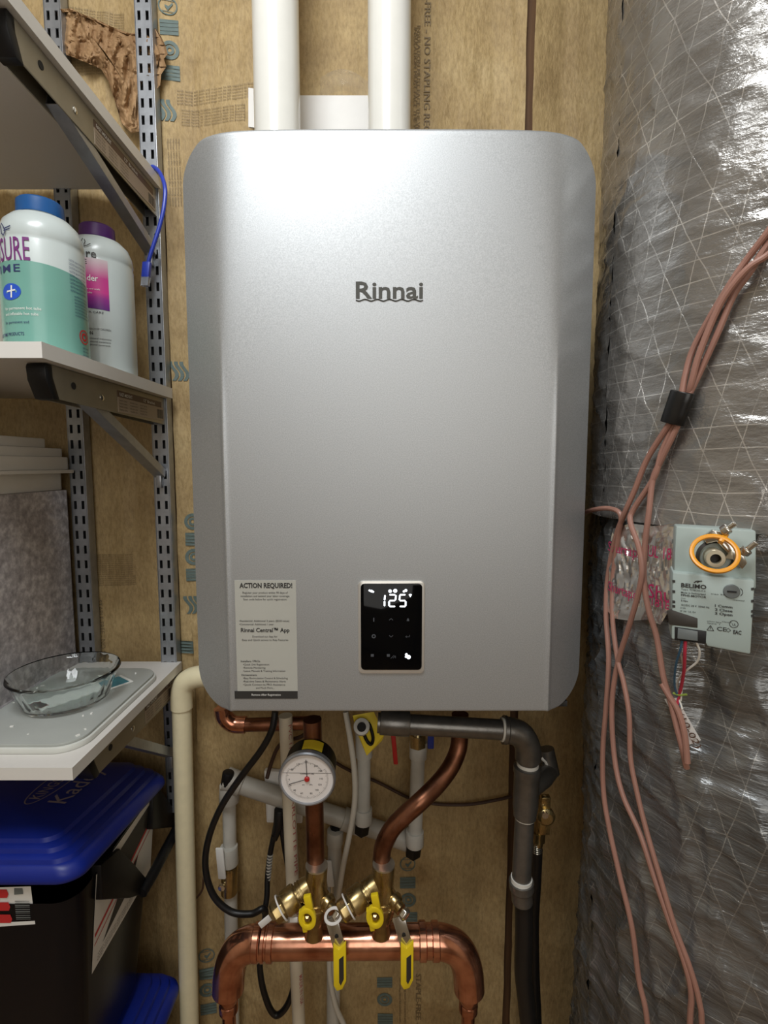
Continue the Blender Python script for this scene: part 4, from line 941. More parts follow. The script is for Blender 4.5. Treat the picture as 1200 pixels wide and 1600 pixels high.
# gas line
YGAS = .705
gas = thing('gas_pipe', 'black iron gas pipe running right then down, with an elbow and tee', 'pipe', P(820, 1400, YGAS))
MB().tube(pix([(590, 1129, YGAS), (800, 1141, YGAS)]), rp(15.5, 1135, YGAS), 26).build('pipe', M['iron'], gas)
MB().tube(pix([(594, 1128, YGAS), (640, 1131, YGAS)]), rp(19, 1135, YGAS), 26).build('coupling', M['iron'], gas, bevel=.001)
MB().tube(catmull(pix([(786, 1140, YGAS), (800, 1142, YGAS), (814, 1148, YGAS), (822, 1160, YGAS), (825, 1172, YGAS), (825, 1186, YGAS)]), 8), [rp(21.5, 1150, YGAS)] * 4 + [rp(20, 1150, YGAS)] * 37, 30).build('elbow', M['iron'], gas)
MB().tube(pix([(783, 1139.5, YGAS), (788, 1140, YGAS)]), rp(18.2, 1140, YGAS), 26).build('thread_tape', M['tape_white'], gas)
MB().tube(pix([(825, 1180, YGAS), (824, 1205, YGAS)]), rp(16, 1195, YGAS), 26).build('nipple', M['iron'], gas)
MB().tube(pix([(824.5, 1191, YGAS), (824.3, 1197, YGAS)]), rp(16.8, 1195, YGAS), 26).build('thread_tape', M['tape_white'], gas)
a, b = P(824, 1196, YGAS), P(820, 1277, YGAS); L = (b - a).length; k = rp(1, 1240, YGAS)
MB().lathe([(k * 17, 0), (k * 21, L * .02), (k * 21, L * .12), (k * 19.5, L * .17), (k * 19.5, L * .78), (k * 18, L * .90), (k * 17.5, L * .98), (k * 14, L)], a, b - a, 30).build('tee', M['iron'], gas)
MB().tube(pix([(824, 1232, YGAS), (848, 1214, .735), (856, 1205, .75)]), [k * 17, k * 17, k * 16], 24).build('tee_branch', M['iron'], gas)
MB().tube(pix([(846, 1184, .748), (853, 1190, .745), (857, 1204, .742), (855, 1222, .742), (848, 1232, .742)]), k * 3.2, 10).build('branch_tape', M['tape_white'], gas)
MB().tube(pix([(853, 1170, .755), (862, 1210, .75)]), k * 13, 18).build('branch_cap', M['iron'], gas)
MB().tube(pix([(820, 1272, YGAS), (814, 1388, YGAS)]), rp(14.8, 1330, YGAS), 26).build('nipple', M['iron'], gas)
MB().tube(pix([(820, 1273, YGAS), (819.7, 1278, YGAS)]), rp(15.6, 1276, YGAS), 26).build('thread_tape', M['tape_white'], gas)
MB().tube(pix([(815, 1371, YGAS), (814.6, 1379, YGAS)]), rp(16.4, 1375, YGAS), 26).build('thread_tape', M['tape_white'], gas)
a, b = P(814.5, 1376, YGAS), P(816, 1408, YGAS); L = (b - a).length
MB().lathe([(k * 15, 0), (k * 19.5, .0005), (k * 19.5, L * .35), (k * 16.5, L * .45), (k * 16.5, L)], a, b - a, 30).build('end_coupling', M['iron'], gas)
gh = MB().tube(catmull(pix([(819, 1404, YGAS + .003), (819, 1460, .71), (818, 1520, .715), (824, 1580, .72), (828, 1650, .72), (822, 1900, .72)]), 8), rp(14, 1500, .71), 24).build('gas_hose', M['rubber']); tag(gh, 'thick black rubber gas hose hanging from the iron pipe', 'hose')
bv = thing('gas_valve', 'small brass valve beside the lower part of the iron gas pipe', 'valve', P(845, 1310, .77))
MB().tube(pix([(848, 1246, .745), (840, 1320, .745)]), rp(8, 1280, .745), 16).build('valve_body', M['brass'], bv)
MB().lathe([(rp(14, 1270, .735), 0), (rp(14, 1270, .735), .008), (rp(9, 1270, .735), .012)], P(851, 1272, .730), -Y, 22).build('valve_face', M['brass'], bv, bevel=.0006)
MB().lathe([(rp(5, 1270, .735), 0), (rp(5, 1270, .735), .004)], P(851, 1272, .719), -Y, 14).build('stem', M['chrome'], bv)
for (px, py, w, h) in ((852, 1252, 7, 9), (850, 1293, 8, 9)): MB().obox(P(px, py, .730), X, Y, Z, rp(w, py, .730), .005, rp(h, py, .730)).build('lug', M['brass'], bv, bevel=.001)
MB().lathe([(rp(11, 1305, .745), 0), (rp(11, 1305, .745), rp(16, 1305, .745))], P(840.5, 1314, .745), Z, 6).build('hex_nut', M['brass'], bv, smooth=20, bevel=.0006)
q = MB()
for i in range(5): y0 = 1316 + i * 3.2; q.lathe([(rp(7, y0, .745), 0), (rp(8.3, y0, .745), .0007), (rp(7, y0, .745), .0026)], P(838.5, y0, .745), -Z, 18)
q.build('hose_barb', M['chrome'], bv)
h_ = MB().tube(catmull(pix([(838, 1326, .748), (836, 1380, .765), (833, 1440, .785), (834, 1520, .79), (838, 1650, .79), (832, 1900, .79)]), 6), rp(9.2, 1400, .78), 18).build('black_hose', M['rubber']); tag(h_, 'thinner black hose running down behind the gas hose from the brass valve', 'hose')

# drain manifold and translucent hoses
mf = thing('drain_manifold', 'pale grey plastic drain pipe running sideways behind the gauge, with tees', 'pipe', P(500, 1270, .85))
MB().tube(pix([(358, 1218, .852), (372, 1224, .852), (655, 1318, .852)]), rp(14, 1260, .852), 22).build('pipe', M['greypvc'], mf)
MB().tube(pix([(352, 1216, .852), (378, 1226, .852)]), rp(17.5, 1220, .852), 22).build('tee', M['greypvc'], mf, bevel=.001)
MB().tube(pix([(536, 1278.5, .852), (572, 1290.5, .852)]), rp(16.8, 1285, .852), 22).build('tee', M['greypvc'], mf, bevel=.001)
MB().tube(pix([(617, 1305, .852), (640, 1313, .852)]), rp(16.8, 1285, .852), 22).build('tee', M['greypvc'], mf, bevel=.001)
MB().tube(pix([(359, 1226, .852), (358, 1252, .852)]), rp(15.5, 1240, .852), 22).build('socket', M['greypvc'], mf, bevel=.001)
MB().tube(pix([(354, 1226, .842), (357, 1206, .842)]), rp(9, 1215, .842), 16).build('vent_cap', M['black_plastic'], mf, bevel=.002)
def drop(lb, x0, y0, x1, y1, r, yd, top=None, bottom=None, name='drain_hose'):
    t = thing(name, lb, 'hose', P(x1, y1, yd)); MB().tube(pix([(x0, y0, yd), (x1, y1, yd)]), rp(r, (y0 + y1) / 2, yd), 20).build('tube', M['pex'], t)
    if top: MB().tube(pix([(x0, y0, yd), (x0 + (x1 - x0) * top / (y1 - y0), y0 + top, yd)]), rp(r + 3, y0, yd), 20).build('upper_sleeve', M['pex'], t, bevel=.001)
    if bottom:
        MB().tube(pix([(x1, y1 - 22, yd), (x1, y1, yd)]), rp(r + 3, y1, yd), 20).build('lower_sleeve', M['pex'], t, bevel=.001)
        MB().tube(pix([(x1 - 1, y1 - 2, yd), (x1 - 3, y1 + 13, yd + .008)]), rp(r + 2, y1, yd), 6).build('black_fitting', M['black_plastic'], t, bevel=.001, smooth=20)
    return t
drop('translucent hose hanging below the yellow tag, beside the thin white tubing', 569, 1122, 568, 1285, 10.5, .81, 60, True)
d2 = drop('translucent hose under a brass nut, behind the bent copper pipe', 654, 1158, 648, 1320, 11, .83, 26, True)
MB().lathe([(rp(13.5, 1150, .82), 0), (rp(13.5, 1150, .82), rp(20, 1150, .82))], P(652.5, 1166, .82), Z, 6).build('brass_nut', M['brass'], d2, smooth=20, bevel=.001)
MB().tube(pix([(652, 1118, .82), (652.5, 1148, .82)]), rp(8, 1130, .82), 16).build('steel_stub', M['chrome'], d2)
dl = drop('translucent hose at far left with a ball valve, by the black cord', 358, 1250, 369, 1900, 10, .862)
MB().tube(pix([(357.5, 1322, .857), (359, 1350, .857)]), rp(13.5, 1336, .857), 20).build('upper_sleeve', M['pex'], dl, bevel=.001)
MB().tube(pix([(359, 1352, .857), (358, 1395, .857)]), rp(12.5, 1370, .857), 20).build('valve_body', M['brass'], dl, bevel=.001)
MB().obox(P(345, 1349, .838), X, Y, (Z + X * -.06).normalized(), rp(6.2, 1350, .838), .0022, rp(26, 1350, .838)).build('valve_handle', M['white_print'], dl, bevel=.003)
MB().lathe([(rp(5.5, 1384, .838), 0), (rp(5.5, 1384, .838), .006)], P(347.5, 1384, .845), -Y, 16).build('handle_screw', M['chrome'], dl, bevel=.0006)
dm2 = drop('translucent hose with a white handled valve behind the two brass valves', 523, 1318, 518, 1900, 10.5, .855)
MB().tube(pix([(524, 1297, .852), (523, 1318, .852)]), rp(13, 1308, .852), 20).build('upper_sleeve', M['pex'], dm2, bevel=.001)
MB().tube(pix([(525, 1288, .858), (524, 1300, .858)]), rp(9, 1294, .858), 8).build('black_fitting', M['black_plastic'], dm2, bevel=.001)
MB().obox(P(515, 1365, .836), X, Y, (Z + X * -.10).normalized(), rp(5.6, 1365, .836), .0022, rp(22, 1365, .836)).build('valve_handle', M['white_print'], dm2, bevel=.003)
MB().tube(pix([(519, 1384, .838), (518, 1410, .838)]), rp(2.2, 1390, .838), 10).build('valve_pin', M['chrome'], dm2)
wtb = MB().tube(catmull(pix([(540, 1112, .80), (548, 1160, .795), (554, 1210, .79), (554, 1255, .79), (546, 1305, .80), (535, 1360, .81), (526, 1420, .83), (517, 1470, .84), (515, 1520, .84), (524, 1570, .84), (548, 1650, .84), (556, 1880, .85)]), 8), rp(4.4, 1250, .80), 12).build('white_tubing', M['white_tube']); tag(wtb, 'thin white tubing curving down between the gauge and the yellow tag', 'tube')
# yellow tag, red and blue handles
yt = thing('hang_tag', 'yellow card tag with a black loop under the heater', 'tag', P(580, 1150, .745))
q = MB(); pl = [(551, 1118), (584, 1112), (601, 1147), (597, 1157), (573, 1181), (556, 1141)]
q.add([P(a, b, .752 + .004 * (i % 2)) for i, (a, b) in enumerate(pl)] + [P(a, b, .753 + .004 * (i % 2)) for i, (a, b) in enumerate(pl)], [tuple(range(5, -1, -1)), tuple(range(6, 12))] + [(i, (i + 1) % 6, 6 + (i + 1) % 6, 6 + i) for i in range(6)])
q.build('card', M['yellow_tag'], yt, smooth=0)
MB().tube(catmull(pix([(566, 1138, .748), (572, 1155, .746), (579, 1163, .746), (583, 1155, .746), (580, 1140, .748), (575, 1130, .75), (566, 1138, .748)]), 6), rp(2.6, 1140, .748), 10).build('loop', M['black_plastic'], yt)
MB().tube(pix([(565, 1137, .752), (565, 1135, .735)]), rp(12.5, 1137, .75), 22).build('valve_cap', M['pex'], yt, bevel=.001)
MB().tube(pix([(565, 1136.4, .736), (565, 1136, .732)]), rp(7, 1137, .735), 18).build('valve_cap_bore', M['slot_dark'], yt)
o = MB().obox(P(616, 1166, .79), X, Y, (Z - X * .09).normalized(), rp(3.6, 1166, .79), .003, rp(29, 1166, .79)).build('red_lever', M['red_plastic'], bevel=.0014); tag(o, 'thin red lever hanging below the heater', 'lever')
o = MB().obox(P(673, 1152, .80), X, Y, Z, rp(5, 1152, .80), .003, rp(18, 1152, .80)).build('blue_lever', M['blue_plastic'], bevel=.0014); tag(o, 'short dark blue lever hanging beside the brass nut', 'lever')
# printed pvc pipe
pp_ = thing('printed_pipe', 'ivory plastic pipe with faded red lettering, left of the gauge', 'pipe', P(470, 1600, .79))
a, b = P(446, 1118, .79), P(480, 1900, .79); rr_ = rp(10.3, 1350, .79)
MB().tube([a, b], rr_, 22).build('pipe', M['pvc_drain'], pp_)
ax = (b - a).normalized(); f0 = math.atan2(-a.y, -a.x) + .35; e1 = Vector((math.cos(f0), math.sin(f0), 0)); e1 = (e1 - ax * e1.dot(ax)).normalized(); e2 = ax.cross(e1)
def pipe_map(s0):
    def fn(x, y): w = y / rr_; return a + ax * (s0 + x) + (e1 * math.cos(w) - e2 * math.sin(w)) * (rr_ + .0005)
    return fn
q = MB()
for s0, tx_ in ((.012, 'PVC 1120'), (.105, 'CHARLOTTE PIPE'), (.31, 'SCH 40 ASTM'), (.45, 'MADE IN USA')): q.text(tx_, pipe_map(s0), .0062, .055 if len(tx_) < 12 else .165, bold=.004)
q.build('red_lettering', M['pink_ink'], pp_, smooth=0)
# outlet with power cords
ot = thing('power_outlet', 'white electrical outlet box behind the black cord and gauge', 'outlet', P(440, 1300, .87))
MB().prism([(a_.x, a_.z) for a_ in [P(*p, .855) for p in ((409, 1213), (475, 1219), (470, 1297), (413, 1296))]], (0, 0, 0), X, Z, Y, .8715, .8830).build('box', M['card'], ot, bevel=.002)
MB().prism([(a_.x, a_.z) for a_ in [P(*p, .85) for p in ((414, 1250), (428, 1250), (426, 1292), (414, 1292))]], (0, 0, 0), X, Z, Y, .8680, .8718).build('faceplate', M['white_print'], ot, bevel=.0012)
pc1 = thing('black_cable', 'thick black cord looping down from the heater and under the copper header', 'cord', P(430, 1590, .80))
MB().tube(catmull(pix([(430, 1112, .775), (425, 1140, .77), (408, 1172, .77), (375, 1216, .77), (345, 1262, .77), (326, 1310, .775), (321, 1355, .78), (333, 1398, .78), (360, 1424, .78), (392, 1428, .78), (412, 1420, .785), (414, 1438, .80), (406, 1480, .81), (408, 1530, .81), (420, 1572, .81), (433, 1586, .81), (449, 1570, .81), (460, 1535, .81), (463, 1480, .82), (458, 1400, .83), (446, 1330, .835), (440, 1290, .838)]), 8), rp(5.0, 1350, .79), 14).build('cord', M['rubber'], pc1)
MB().tube(pix([(438, 1264, .838), (436, 1285, .836), (428, 1312, .834)]), [.0105, .0095, .006], 14).build('plug', M['rubber'], pc1, bevel=.0015)
pc2 = thing('black_lead', 'short black lead with grey printing from the outlet to the cord loop', 'cord', P(415, 1420, .82))
MB().tube(catmull(pix([(428, 1305, .832), (422, 1335, .83), (418, 1370, .822), (417, 1400, .812), (413, 1428, .80)]), 8), rp(4.3, 1350, .82), 12).build('cord', M['rubber'], pc2)
q = MB()
for i in range(9): py = 1335 + i * 4.6; q.tube(pix([(422.3 - i * .45, py, .829 - i * .0009), (422.1 - i * .45, py + 2.2, .8288 - i * .0009)]), rp(4.6, 1350, .82), 10)
q.build('grey_marks', M['greypvc'], pc2, kind='stuff')
def wire(lb, path, r, m, name='wire', yd=.85): o = MB().tube(catmull(pix(path, yd), 8), rp(r, 1200, yd), 10).build(name, m); return tag(o, lb, 'wire')
wire('thin dark brown wire crossing the paper behind the copper pipes', [(500, 1172, .86), (522, 1190, .865), (555, 1208, .872), (590, 1222, .874), (640, 1247, .876), (680, 1256, .878), (730, 1257, .878), (775, 1250, .878), (800, 1244, .876)], 2.6, M['wire_dark'], 'thin_wire')
wire('thin brown wire curling from the copper stub down to the outlet', [(492, 1124, .83), (484, 1140, .83), (468, 1152, .83), (448, 1157, .83), (434, 1168, .84), (424, 1192, .85), (417, 1216, .846)], 3.0, M['wire_dark'], 'thin_wire')
wire('very thin dark wire looping left of the black cord to the cream pipe', [(318, 1372, .84), (316, 1390, .845), (308, 1402, .85), (298, 1410, .855), (280, 1418, .86)], 1.6, M['wire_dark'], 'thin_wire')

# ================================================================== FOIL WRAPPED DUCT
dt = thing('wrapped_duct', 'large round duct wrapped in crinkled grey scrim foil, right of the heater', 'duct', (DUCT.x, DUCT.y, 0))
ZS = CAMZ - .066
def duct_sheet(name, z0, z1, R, amp, m, nv, f_ext=None):
    nu = 300
    def rad(th, z):
        u = th * R; a = 1 - abs(nz(u * 14 + z * 6, z * 26, 1.3)) * 2; b_ = 1 - abs(nz(u * 30 - z * 11, z * 55, 4.1)) * 2
        r = R + amp * (.6 * nz(u * 5, z * 5, 9) + .8 * max(0, a)**4 + .35 * max(0, b_)**3 - .3)
        if f_ext: r += f_ext(th, z)
        return r
    b = MB(); th0 = -PI
    def g(u, v): th = th0 + 2 * PI * u; z = z0 + (z1 - z0) * v; r = rad(th, z); return (DUCT.x + r * math.cos(th), DUCT.y + r * math.sin(th), z)
    b.grid(g, nu, nv); o = b.build(name, m, dt, smooth=80)
    uv = o.data.uv_layers.new(name='UVMap'); W = nu + 1
    vals = [0.0] * (2 * len(o.data.loops)); vi = [0] * len(o.data.loops); o.data.loops.foreach_get('vertex_index', vi)
    for k, i in enumerate(vi): vals[2 * k] = (i % W) / nu * 2 * PI * R; vals[2 * k + 1] = (i // W) / nv * (z1 - z0) + z0
    uv.data.foreach_set('uv', vals); return o
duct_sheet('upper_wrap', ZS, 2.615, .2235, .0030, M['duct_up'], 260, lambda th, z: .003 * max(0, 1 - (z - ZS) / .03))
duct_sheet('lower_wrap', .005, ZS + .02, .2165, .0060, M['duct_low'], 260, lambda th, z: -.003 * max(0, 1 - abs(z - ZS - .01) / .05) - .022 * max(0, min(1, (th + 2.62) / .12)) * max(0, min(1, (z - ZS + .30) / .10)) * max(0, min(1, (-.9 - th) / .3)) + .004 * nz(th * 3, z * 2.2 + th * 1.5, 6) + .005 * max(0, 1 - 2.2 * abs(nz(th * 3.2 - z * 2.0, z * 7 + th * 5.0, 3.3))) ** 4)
# foil tape patch
fo = [(958, 826), (985, 818), (1020, 822), (1055, 818), (1054, 860), (1052, 905), (1049, 948), (1032, 976), (1012, 968), (985, 970), (958, 966), (946, 950), (952, 900), (950, 862)]
def foil_pt(k, s):
    n = len(fo); a = fo[int(k) % n]; b = fo[(int(k) + 1) % n]; f_ = k - int(k); x = a[0] + (b[0] - a[0]) * f_; y = a[1] + (b[1] - a[1]) * f_
    x = 1002 + (x - 1002) * s; y = 895 + (y - 895) * s
    return PC(x, y, .2255 + .0035 * abs(nz(x * .10, y * .035, 2)) + .002 * nz(x * .25, y * .06, 5))
q = MB(); q.grid(lambda u, v: foil_pt(u * len(fo), max(.01, v)), 84, 22, True); ft = q.build('foil_tape', M['foil'], smooth=25); tag(ft, 'shiny crumpled foil tape patch with magenta lettering, left of the actuator', 'tape')
def duct_map(px, py, R):
    p = PC(px, py, R); th = math.atan2(p.y - DUCT.y, p.x - DUCT.x)
    return lambda x, y: (DUCT.x + R * math.cos(th + x / R), DUCT.y + R * math.sin(th + x / R), p.z + y)
q = MB()
for s, px, py, h, w in (('Shurtape', 950, 860, .012, .060), ('UL 181B', 1012, 869, .013, .040), ('Shurtape', 950, 922, .012, .050), ('Shur', 1012, 933, .016, .036), ('181B', 1018, 946, .009, .022)):
    q.text(s, duct_map(px, py, .2282), h, w, bold=.0)
q.build('magenta_lettering', M['magenta_print'], ft, smooth=0)
# cables
def cable(lb, path, r=.0031, lift=.009, m='wire_brown', group=None):
    pts = [PC(p[0], p[1], .2235 + (p[2] if len(p) > 2 else lift)) for p in path]
    o = MB().tube(catmull(pts, 8), r, 10).build('brown_cable', M[m]); return tag(o, lb, 'cable', group)
cable('brown cable passing under the foil tape, leftmost of three at the bottom', [(1400, 60, .016), (1310, 200, .016), (1240, 305, .016), (1200, 362, .014), (1165, 408), (1140, 445), (1108, 498), (1082, 548), (1070, 590, .012), (1063, 625, .014), (1050, 655, .014), (1012, 716), (992, 765), (976, 802), (962, 840, .004), (950, 900, .001), (947, 960, .004), (951, 1030), (947, 1105), (942, 1170), (943, 1237), (952, 1295), (968, 1367), (987, 1447), (998, 1530), (1013, 1620), (1017, 1880)])
cable('brown cable crossing in front of the foil tape, middle of three at the bottom', [(1410, 90, .010), (1315, 225, .010), (1240, 330, .010), (1200, 380, .009), (1172, 425), (1146, 462), (1122, 519), (1092, 585, .008), (1074, 622, .011), (1060, 652, .010), (1035, 704), (1022, 746), (990, 796), (985, 816, .013), (998, 855, .016), (1003, 892, .017), (997, 929, .016), (983, 978, .013), (965, 1037), (956, 1103), (960, 1183), (973, 1242), (1000, 1303), (1021, 1367), (1045, 1437), (1069, 1503), (1080, 1553), (1078, 1620), (1082, 1880)])
c3_ = cable('brown cable over the duct, ending split beside the actuator wires', [(1420, 130, .015), (1320, 262, .015), (1240, 362, .015), (1200, 398, .015), (1170, 418, .017), (1140, 452, .017), (1118, 490, .016), (1092, 555, .015), (1080, 600, .013), (1072, 628, .008), (1060, 662, .011), (1032, 721), (1020, 750), (1014, 800, .012), (1008, 850, .012), (1006, 905, .012), (1014, 955, .012), (1026, 995), (1036, 1055), (1046, 1090), (1056, 1130), (1065, 1165), (1073, 1200, .004)])
q = MB(); q.tube(catmull([PC(a, b, .2335) for a, b in ((1034, 1068), (1044, 1085), (1060, 1112), (1070, 1150), (1074, 1192))], 6), .0032, 10); q.build('split_jacket', M['wire_brown'], c3_)
cable('thin brown cable coming from behind the heater, rightmost of three at the bottom', [(898, 806, .020), (930, 796, .012), (955, 795), (970, 806), (966, 840, .004), (958, 900, .001), (957, 965, .004), (965, 1030), (974, 1065), (983, 1117), (985, 1183), (995, 1237), (1010, 1298), (1031, 1370), (1054, 1447), (1078, 1512), (1093, 1567), (1097, 1620), (1101, 1880)], .0029)
a, b = PC(1067, 612, .2345), PC(1050, 662, .2345); d = b - a; up_ = (Vector((a.x - DUCT.x, a.y - DUCT.y, 0))).normalized()
q = MB(); n = 20; u_ = d.cross(up_).normalized(); q.add([a + d * t + u_ * .0125 * math.cos(2 * PI * k / n) + up_ * .0085 * math.sin(2 * PI * k / n) for t in (0, .33, .66, 1) for k in range(n)], [(j * n + k, j * n + (k + 1) % n, (j + 1) * n + (k + 1) % n, (j + 1) * n + k) for j in range(3) for k in range(n)] + [tuple(range(n)), tuple(3 * n + k for k in range(n))])
tag(q.build('cable_tape', M['black_tape'], bevel=.0008, smooth=50), 'black tape wrapped round the bundle of brown cables', 'tape')

# ================================================================== DAMPER ACTUATOR
AO = P(1113, 925, .478); al = math.radians(25); AU = Vector((math.cos(al), -math.sin(al), 0)); AN = Vector((-math.sin(al), -math.cos(al), 0))
def PA(px, py, lift=0.0):
    d = ray(px, py); o = AO + AN * lift; return O + d * ((o - O).dot(AN) / d.dot(AN))
def aloc(px, py, lift=0.): p = PA(px, py, lift) - AO; return (p.dot(AU), p.z)
act = thing('damper_actuator', 'pale grey damper actuator with an orange ring, on the foil duct', 'actuator', AO - AN * .04)
MB().prism([aloc(*p) for p in ((1051, 894), (1180, 907), (1173, 1023), (1105, 1010), (1102, 1004), (1049, 999))], AO, AU, Z, AN, -.036, 0).build('housing', M['grey_case'], act, bevel=.0018)
MB().prism([aloc(*p, -.012) for p in ((1056, 822), (1181, 829), (1181, 920), (1052, 905))], AO, AU, Z, AN, -.036, -.010).build('upper_housing', M['grey_case'], act, bevel=.0018)
MB().prism([aloc(*p) for p in ((1042, 955), (1050, 953), (1090, 966), (1090, 981), (1046, 976))], AO, AU, Z, AN, -.004, .0006).build('blank_plate', M['dark_label'], act, bevel=.0006)
tb = MB().prism([aloc(*p) for p in ((1054, 979), (1104, 986), (1103, 1006), (1054, 1000))], AO, AU, Z, AN, -.004, .0005).build('terminal_recess', M['print_black'], act, bevel=.0006)
MB().prism([aloc(*p) for p in ((1059, 981), (1090, 986), (1090, 1001), (1058, 997))], AO, AU, Z, AN, -.002, .0018).build('terminal_block', M['grey_knob'], tb, bevel=.0005)
kc = AO + AU * aloc(1143, 924)[0] + Z * aloc(1143, 924)[1]; ak = .49 / 800
MB().lathe([(ak * 11, -.001), (ak * 11, .0008), (ak * 10, .0014)], kc, AN, 28).build('release_knob', M['grey_knob'], act)
MB().obox(kc + AN * .0016, AU, AN, Z, ak * 6, .0004, ak * 1.2).build('knob_slot', M['print_black'], act, smooth=0)
rc = PA(1116, 866, .014); rv = (Z * .80 - AN * .60).normalized()
MB().ring(rc, AU, rv, AU.cross(rv), ak * 33, ak * 26.5, .0032, 48).build('orange_ring', M['orange'], act, bevel=.0008)
MB().obox(rc + (AU * .42 + rv * .91) * ak * 31, (AU * .5 + rv * .87), (AU * .87 - rv * .5), AU.cross(rv), ak * 9, ak * 3.5, .0030).build('ring_tab', M['orange'], act, bevel=.0008)
sc_ = PA(1115, 870, -.004)
MB().lathe([(ak * 27, -.008), (ak * 27, 0), (ak * 22, .002), (ak * 22, -.002)], PA(1118, 870, -.010), AN, 36).build('clamp_collar', M['dark_label'], act)
MB().lathe([(ak * 13.5, -.012), (ak * 13.5, .012), (ak * 12.5, .013), (ak * 7.5, .013), (ak * 7.5, .004)], sc_, AN, 30, True, False).build('shaft', M['shaft'], act)
MB().lathe([(ak * 7.6, .005), (ak * 7.4, .0055)], sc_, AN, 20).build('shaft_bore', M['print_black'], act)
MB().prism([aloc(*p, -.004) for p in ((1098, 838), (1114, 828), (1128, 832), (1160, 862), (1168, 880), (1160, 890), (1150, 880), (1120, 846), (1104, 850))], AO, AU, Z, AN, -.010, -.004).build('clamp_jaw', M['chrome'], act, bevel=.0008)
MB().prism([aloc(*p, -.004) for p in ((1132, 872), (1143, 858), (1146, 874))], AO, AU, Z, AN, -.008, -.002).build('clamp_wedge', M['shaft'], act, bevel=.0006)
for (x0, y0, x1, y1) in ((1128, 832, 1149, 817), (1158, 866, 1182, 847)):
    a, b = PA(x0, y0, .002), PA(x1, y1, .006)
    MB().tube([a, b], ak * 4.2, 12).build('bolt', M['chrome'], act, bevel=.0005)
    MB().lathe([(ak * 8, 0), (ak * 8.5, .001), (ak * 8.5, .005), (ak * 7.5, .006)], a + (b - a) * .08, b - a, 6).build('bolt_nut', M['chrome'], act, smooth=20, bevel=.0005)
vm = MB()
for px0, s in ((1050.5, 1), (1178, -1)):
    for py in ((906, 922, 938, 945) if s > 0 else (918, 937, 953, 960)): vm.prism([aloc(px0 + s * a_, py + b_) for a_, b_ in ((0, 0), (4.5, .5), (4.5, 4.5), (0, 4))], AO, AU, Z, AN, -.0006, .0003)
vm.build('vent_notches', M['print_dark'], act, smooth=0, kind='stuff')
q = MB()
def at(s, px, py, h, w, bold=.0, al_='L'): q.text(s, plane_map(PA(px, py, .0002), AU, Z, .0003), h * ak * .98, w * ak * 1.04, al_, bold)
at('BELIMO', 1064, 917, 6.5, 33, .03)
for s, y, h, w, bo in (('Type TMB24-3-S', 921.5, 2.6, 32, 0), ('Made in Switzerland', 926.5, 2.6, 32, .01), ('FPHS-MOTOR', 931, 3.2, 33, .02), ('torque', 935, 2, 6, 0), ('5 Nm', 939.5, 2.8, 9, .02), ('AC/DC 24 V  50/60 Hz', 946, 2.8, 37, .01), ('2 VA', 950.5, 2.6, 7, 0), ('IP 54  UL E4', 955.5, 2.6, 20, .0)): at(s, 1064 if y < 950 else 1063, y, h, w, bo)
for s, y in (('1 Comm', 948), ('2 Close', 954), ('3 Open', 960)): at(s, 1117, y, 4.2, 22, .02)
at('max 95', 1111, 928.5, 2.2, 17); at('manual', 1145, 938, 2.0, 14); at('CE', 1120, 985, 6.5, 12, .01); at('UL', 1144, 977.5, 4, 5); at('EAC', 1145.5, 990, 6, 10, .03); at('pollution degree', 1105, 971, 1.9, 18); at('Class 2', 1128, 972, 1.9, 12); at('type 1', 1105, 974, 1.9, 16)
tr = plane_map(PA(1110, 981, .0002), AU, Z, .0003); e_ = ak
stroke(q, tr, [(-4.5 * e_, -4 * e_), (4.5 * e_, -4 * e_), (0, 4 * e_), (-4.5 * e_, -4 * e_)], .8 * e_); stroke(q, tr, [(0, 1.5 * e_), (0, -1.5 * e_)], .8 * e_)
tr = plane_map(PA(1146.5, 975, .0002), AU, Z, .0003); ringp(q, tr, 6 * e_, 5.2 * e_, n=18)
tr = plane_map(PA(1138, 984.5, .0002), AU, Z, .0003); stroke(q, tr, [(-3 * e_, 0), (0, 3 * e_), (3 * e_, 0), (0, -3 * e_), (-3 * e_, 0)], .6 * e_)
for i in range(2): tr = plane_map(PA(1088 + i * 5, 909, .0002), AU, Z, .0003); stroke(q, tr, [(-3 * e_, -1.5 * e_), (0, 1 * e_), (3 * e_, 1.5 * e_)], 1.4 * e_)
tr = plane_map(PA(1155, 925, .0002), AU, Z, .0003); stroke(q, tr, [(1 * e_, 6 * e_), (4 * e_, 3 * e_), (4.4 * e_, -2 * e_), (2 * e_, -6 * e_)], .7 * e_)
q.build('dark_lettering', M['print_dark'], act, smooth=0)
MB().tube([sc_ - AN * .006, sc_ - AN * .05], .008, 16).build('shaft_stub', M['galv'], act)
def awire(lb, m, path, r=.0011):
    pts = []
    for (px, py, k) in path:
        a = PA(px, py, -.002); c = PC(px, py, .232); pts.append(a.lerp(c, k))
    o = MB().tube(catmull(pts, 8), r, 8).build('actuator_wire', M[m]); return tag(o, lb, 'wire')
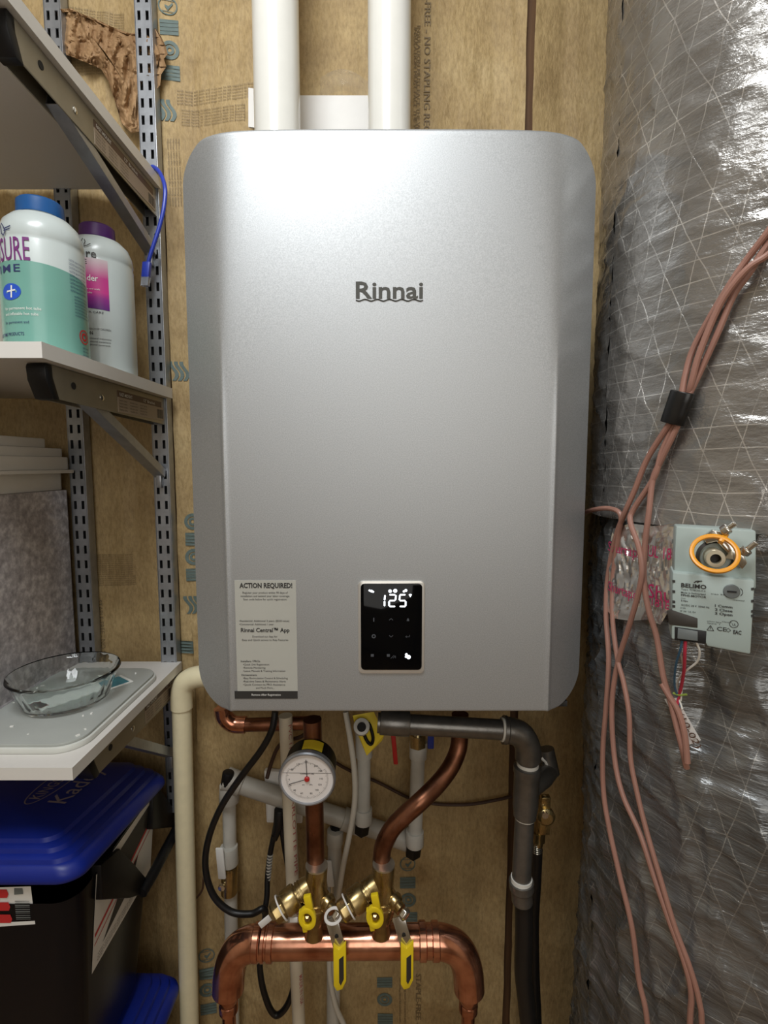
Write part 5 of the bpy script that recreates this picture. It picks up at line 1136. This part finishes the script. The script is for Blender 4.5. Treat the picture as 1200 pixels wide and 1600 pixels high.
awire('blue wire from the actuator terminal', 'wire_teal', [(1066, 998, 0), (1063, 1015, .1), (1056, 1040, .4), (1054, 1070, .8), (1060, 1090, 1), (1064, 1105, 1)])
awire('red wire from the actuator terminal', 'wire_red', [(1071, 999, 0), (1070, 1020, .1), (1069, 1045, .4), (1065, 1070, .8), (1061, 1088, 1), (1058, 1104, 1)], .0016)
awire('white wire bowing right from the actuator terminal', 'wire_white', [(1088, 1003, 0), (1093, 1018, .1), (1089, 1034, .3), (1072, 1048, .5), (1060, 1062, .8), (1058, 1080, 1), (1066, 1108, 1)])
awire('short white wire behind the red actuator wire', 'wire_white', [(1061, 1012, .2), (1065, 1028, .3), (1068, 1050, .6), (1066, 1072, .9), (1064, 1095, 1)], .0008)
q = MB(); q.tube(catmull([PC(x, y, .2335) for x, y in ((1052, 1083), (1062, 1086), (1073, 1085))], 4), .0012, 8); q.tube(catmull([PC(x, y, .2335) for x, y in ((1050, 1092), (1056, 1100), (1060, 1112))], 4), .0010, 8)
tag(q.build('wire_tie', M['wire_green'], kind='stuff'), 'yellow green tie round the thin actuator wires', 'tie')
tg = MB(); 
def tag_pt(u, v): x = 1038 + (1074 - 1038) * v + 19 * u + (2 * v); y = 1092 + (1164 - 1092) * v - 6 * u * (.2 + v); return PC(x, y, .2300 + .002 * u)
tg.grid(tag_pt, 4, 8); a = len(tg.v); tg.add([p + Vector((p.x - DUCT.x, p.y - DUCT.y, 0)).normalized() * -.0006 for p in tg.v[:a]], [tuple(reversed(f_)) for f_ in tg.f])
wtg = tg.build('paper_tag', M['card']); tag(wtg, 'white paper tag with dark figures behind the split brown cable', 'tag')
q = MB(); c_ = PC(1058, 1115, .2325); e_u = (PC(1080, 1155, .2325) - c_).normalized(); e_n = Vector((c_.x - DUCT.x, c_.y - DUCT.y, 0)).normalized(); e_v = e_n.cross(e_u).normalized()
q.text('(10-02)', lambda x, y: c_ + e_u * x + e_v * y + e_n * .0006, .0075, .036, bold=.01); q.build('dark_lettering', M['label_brown'], wtg, smooth=0)
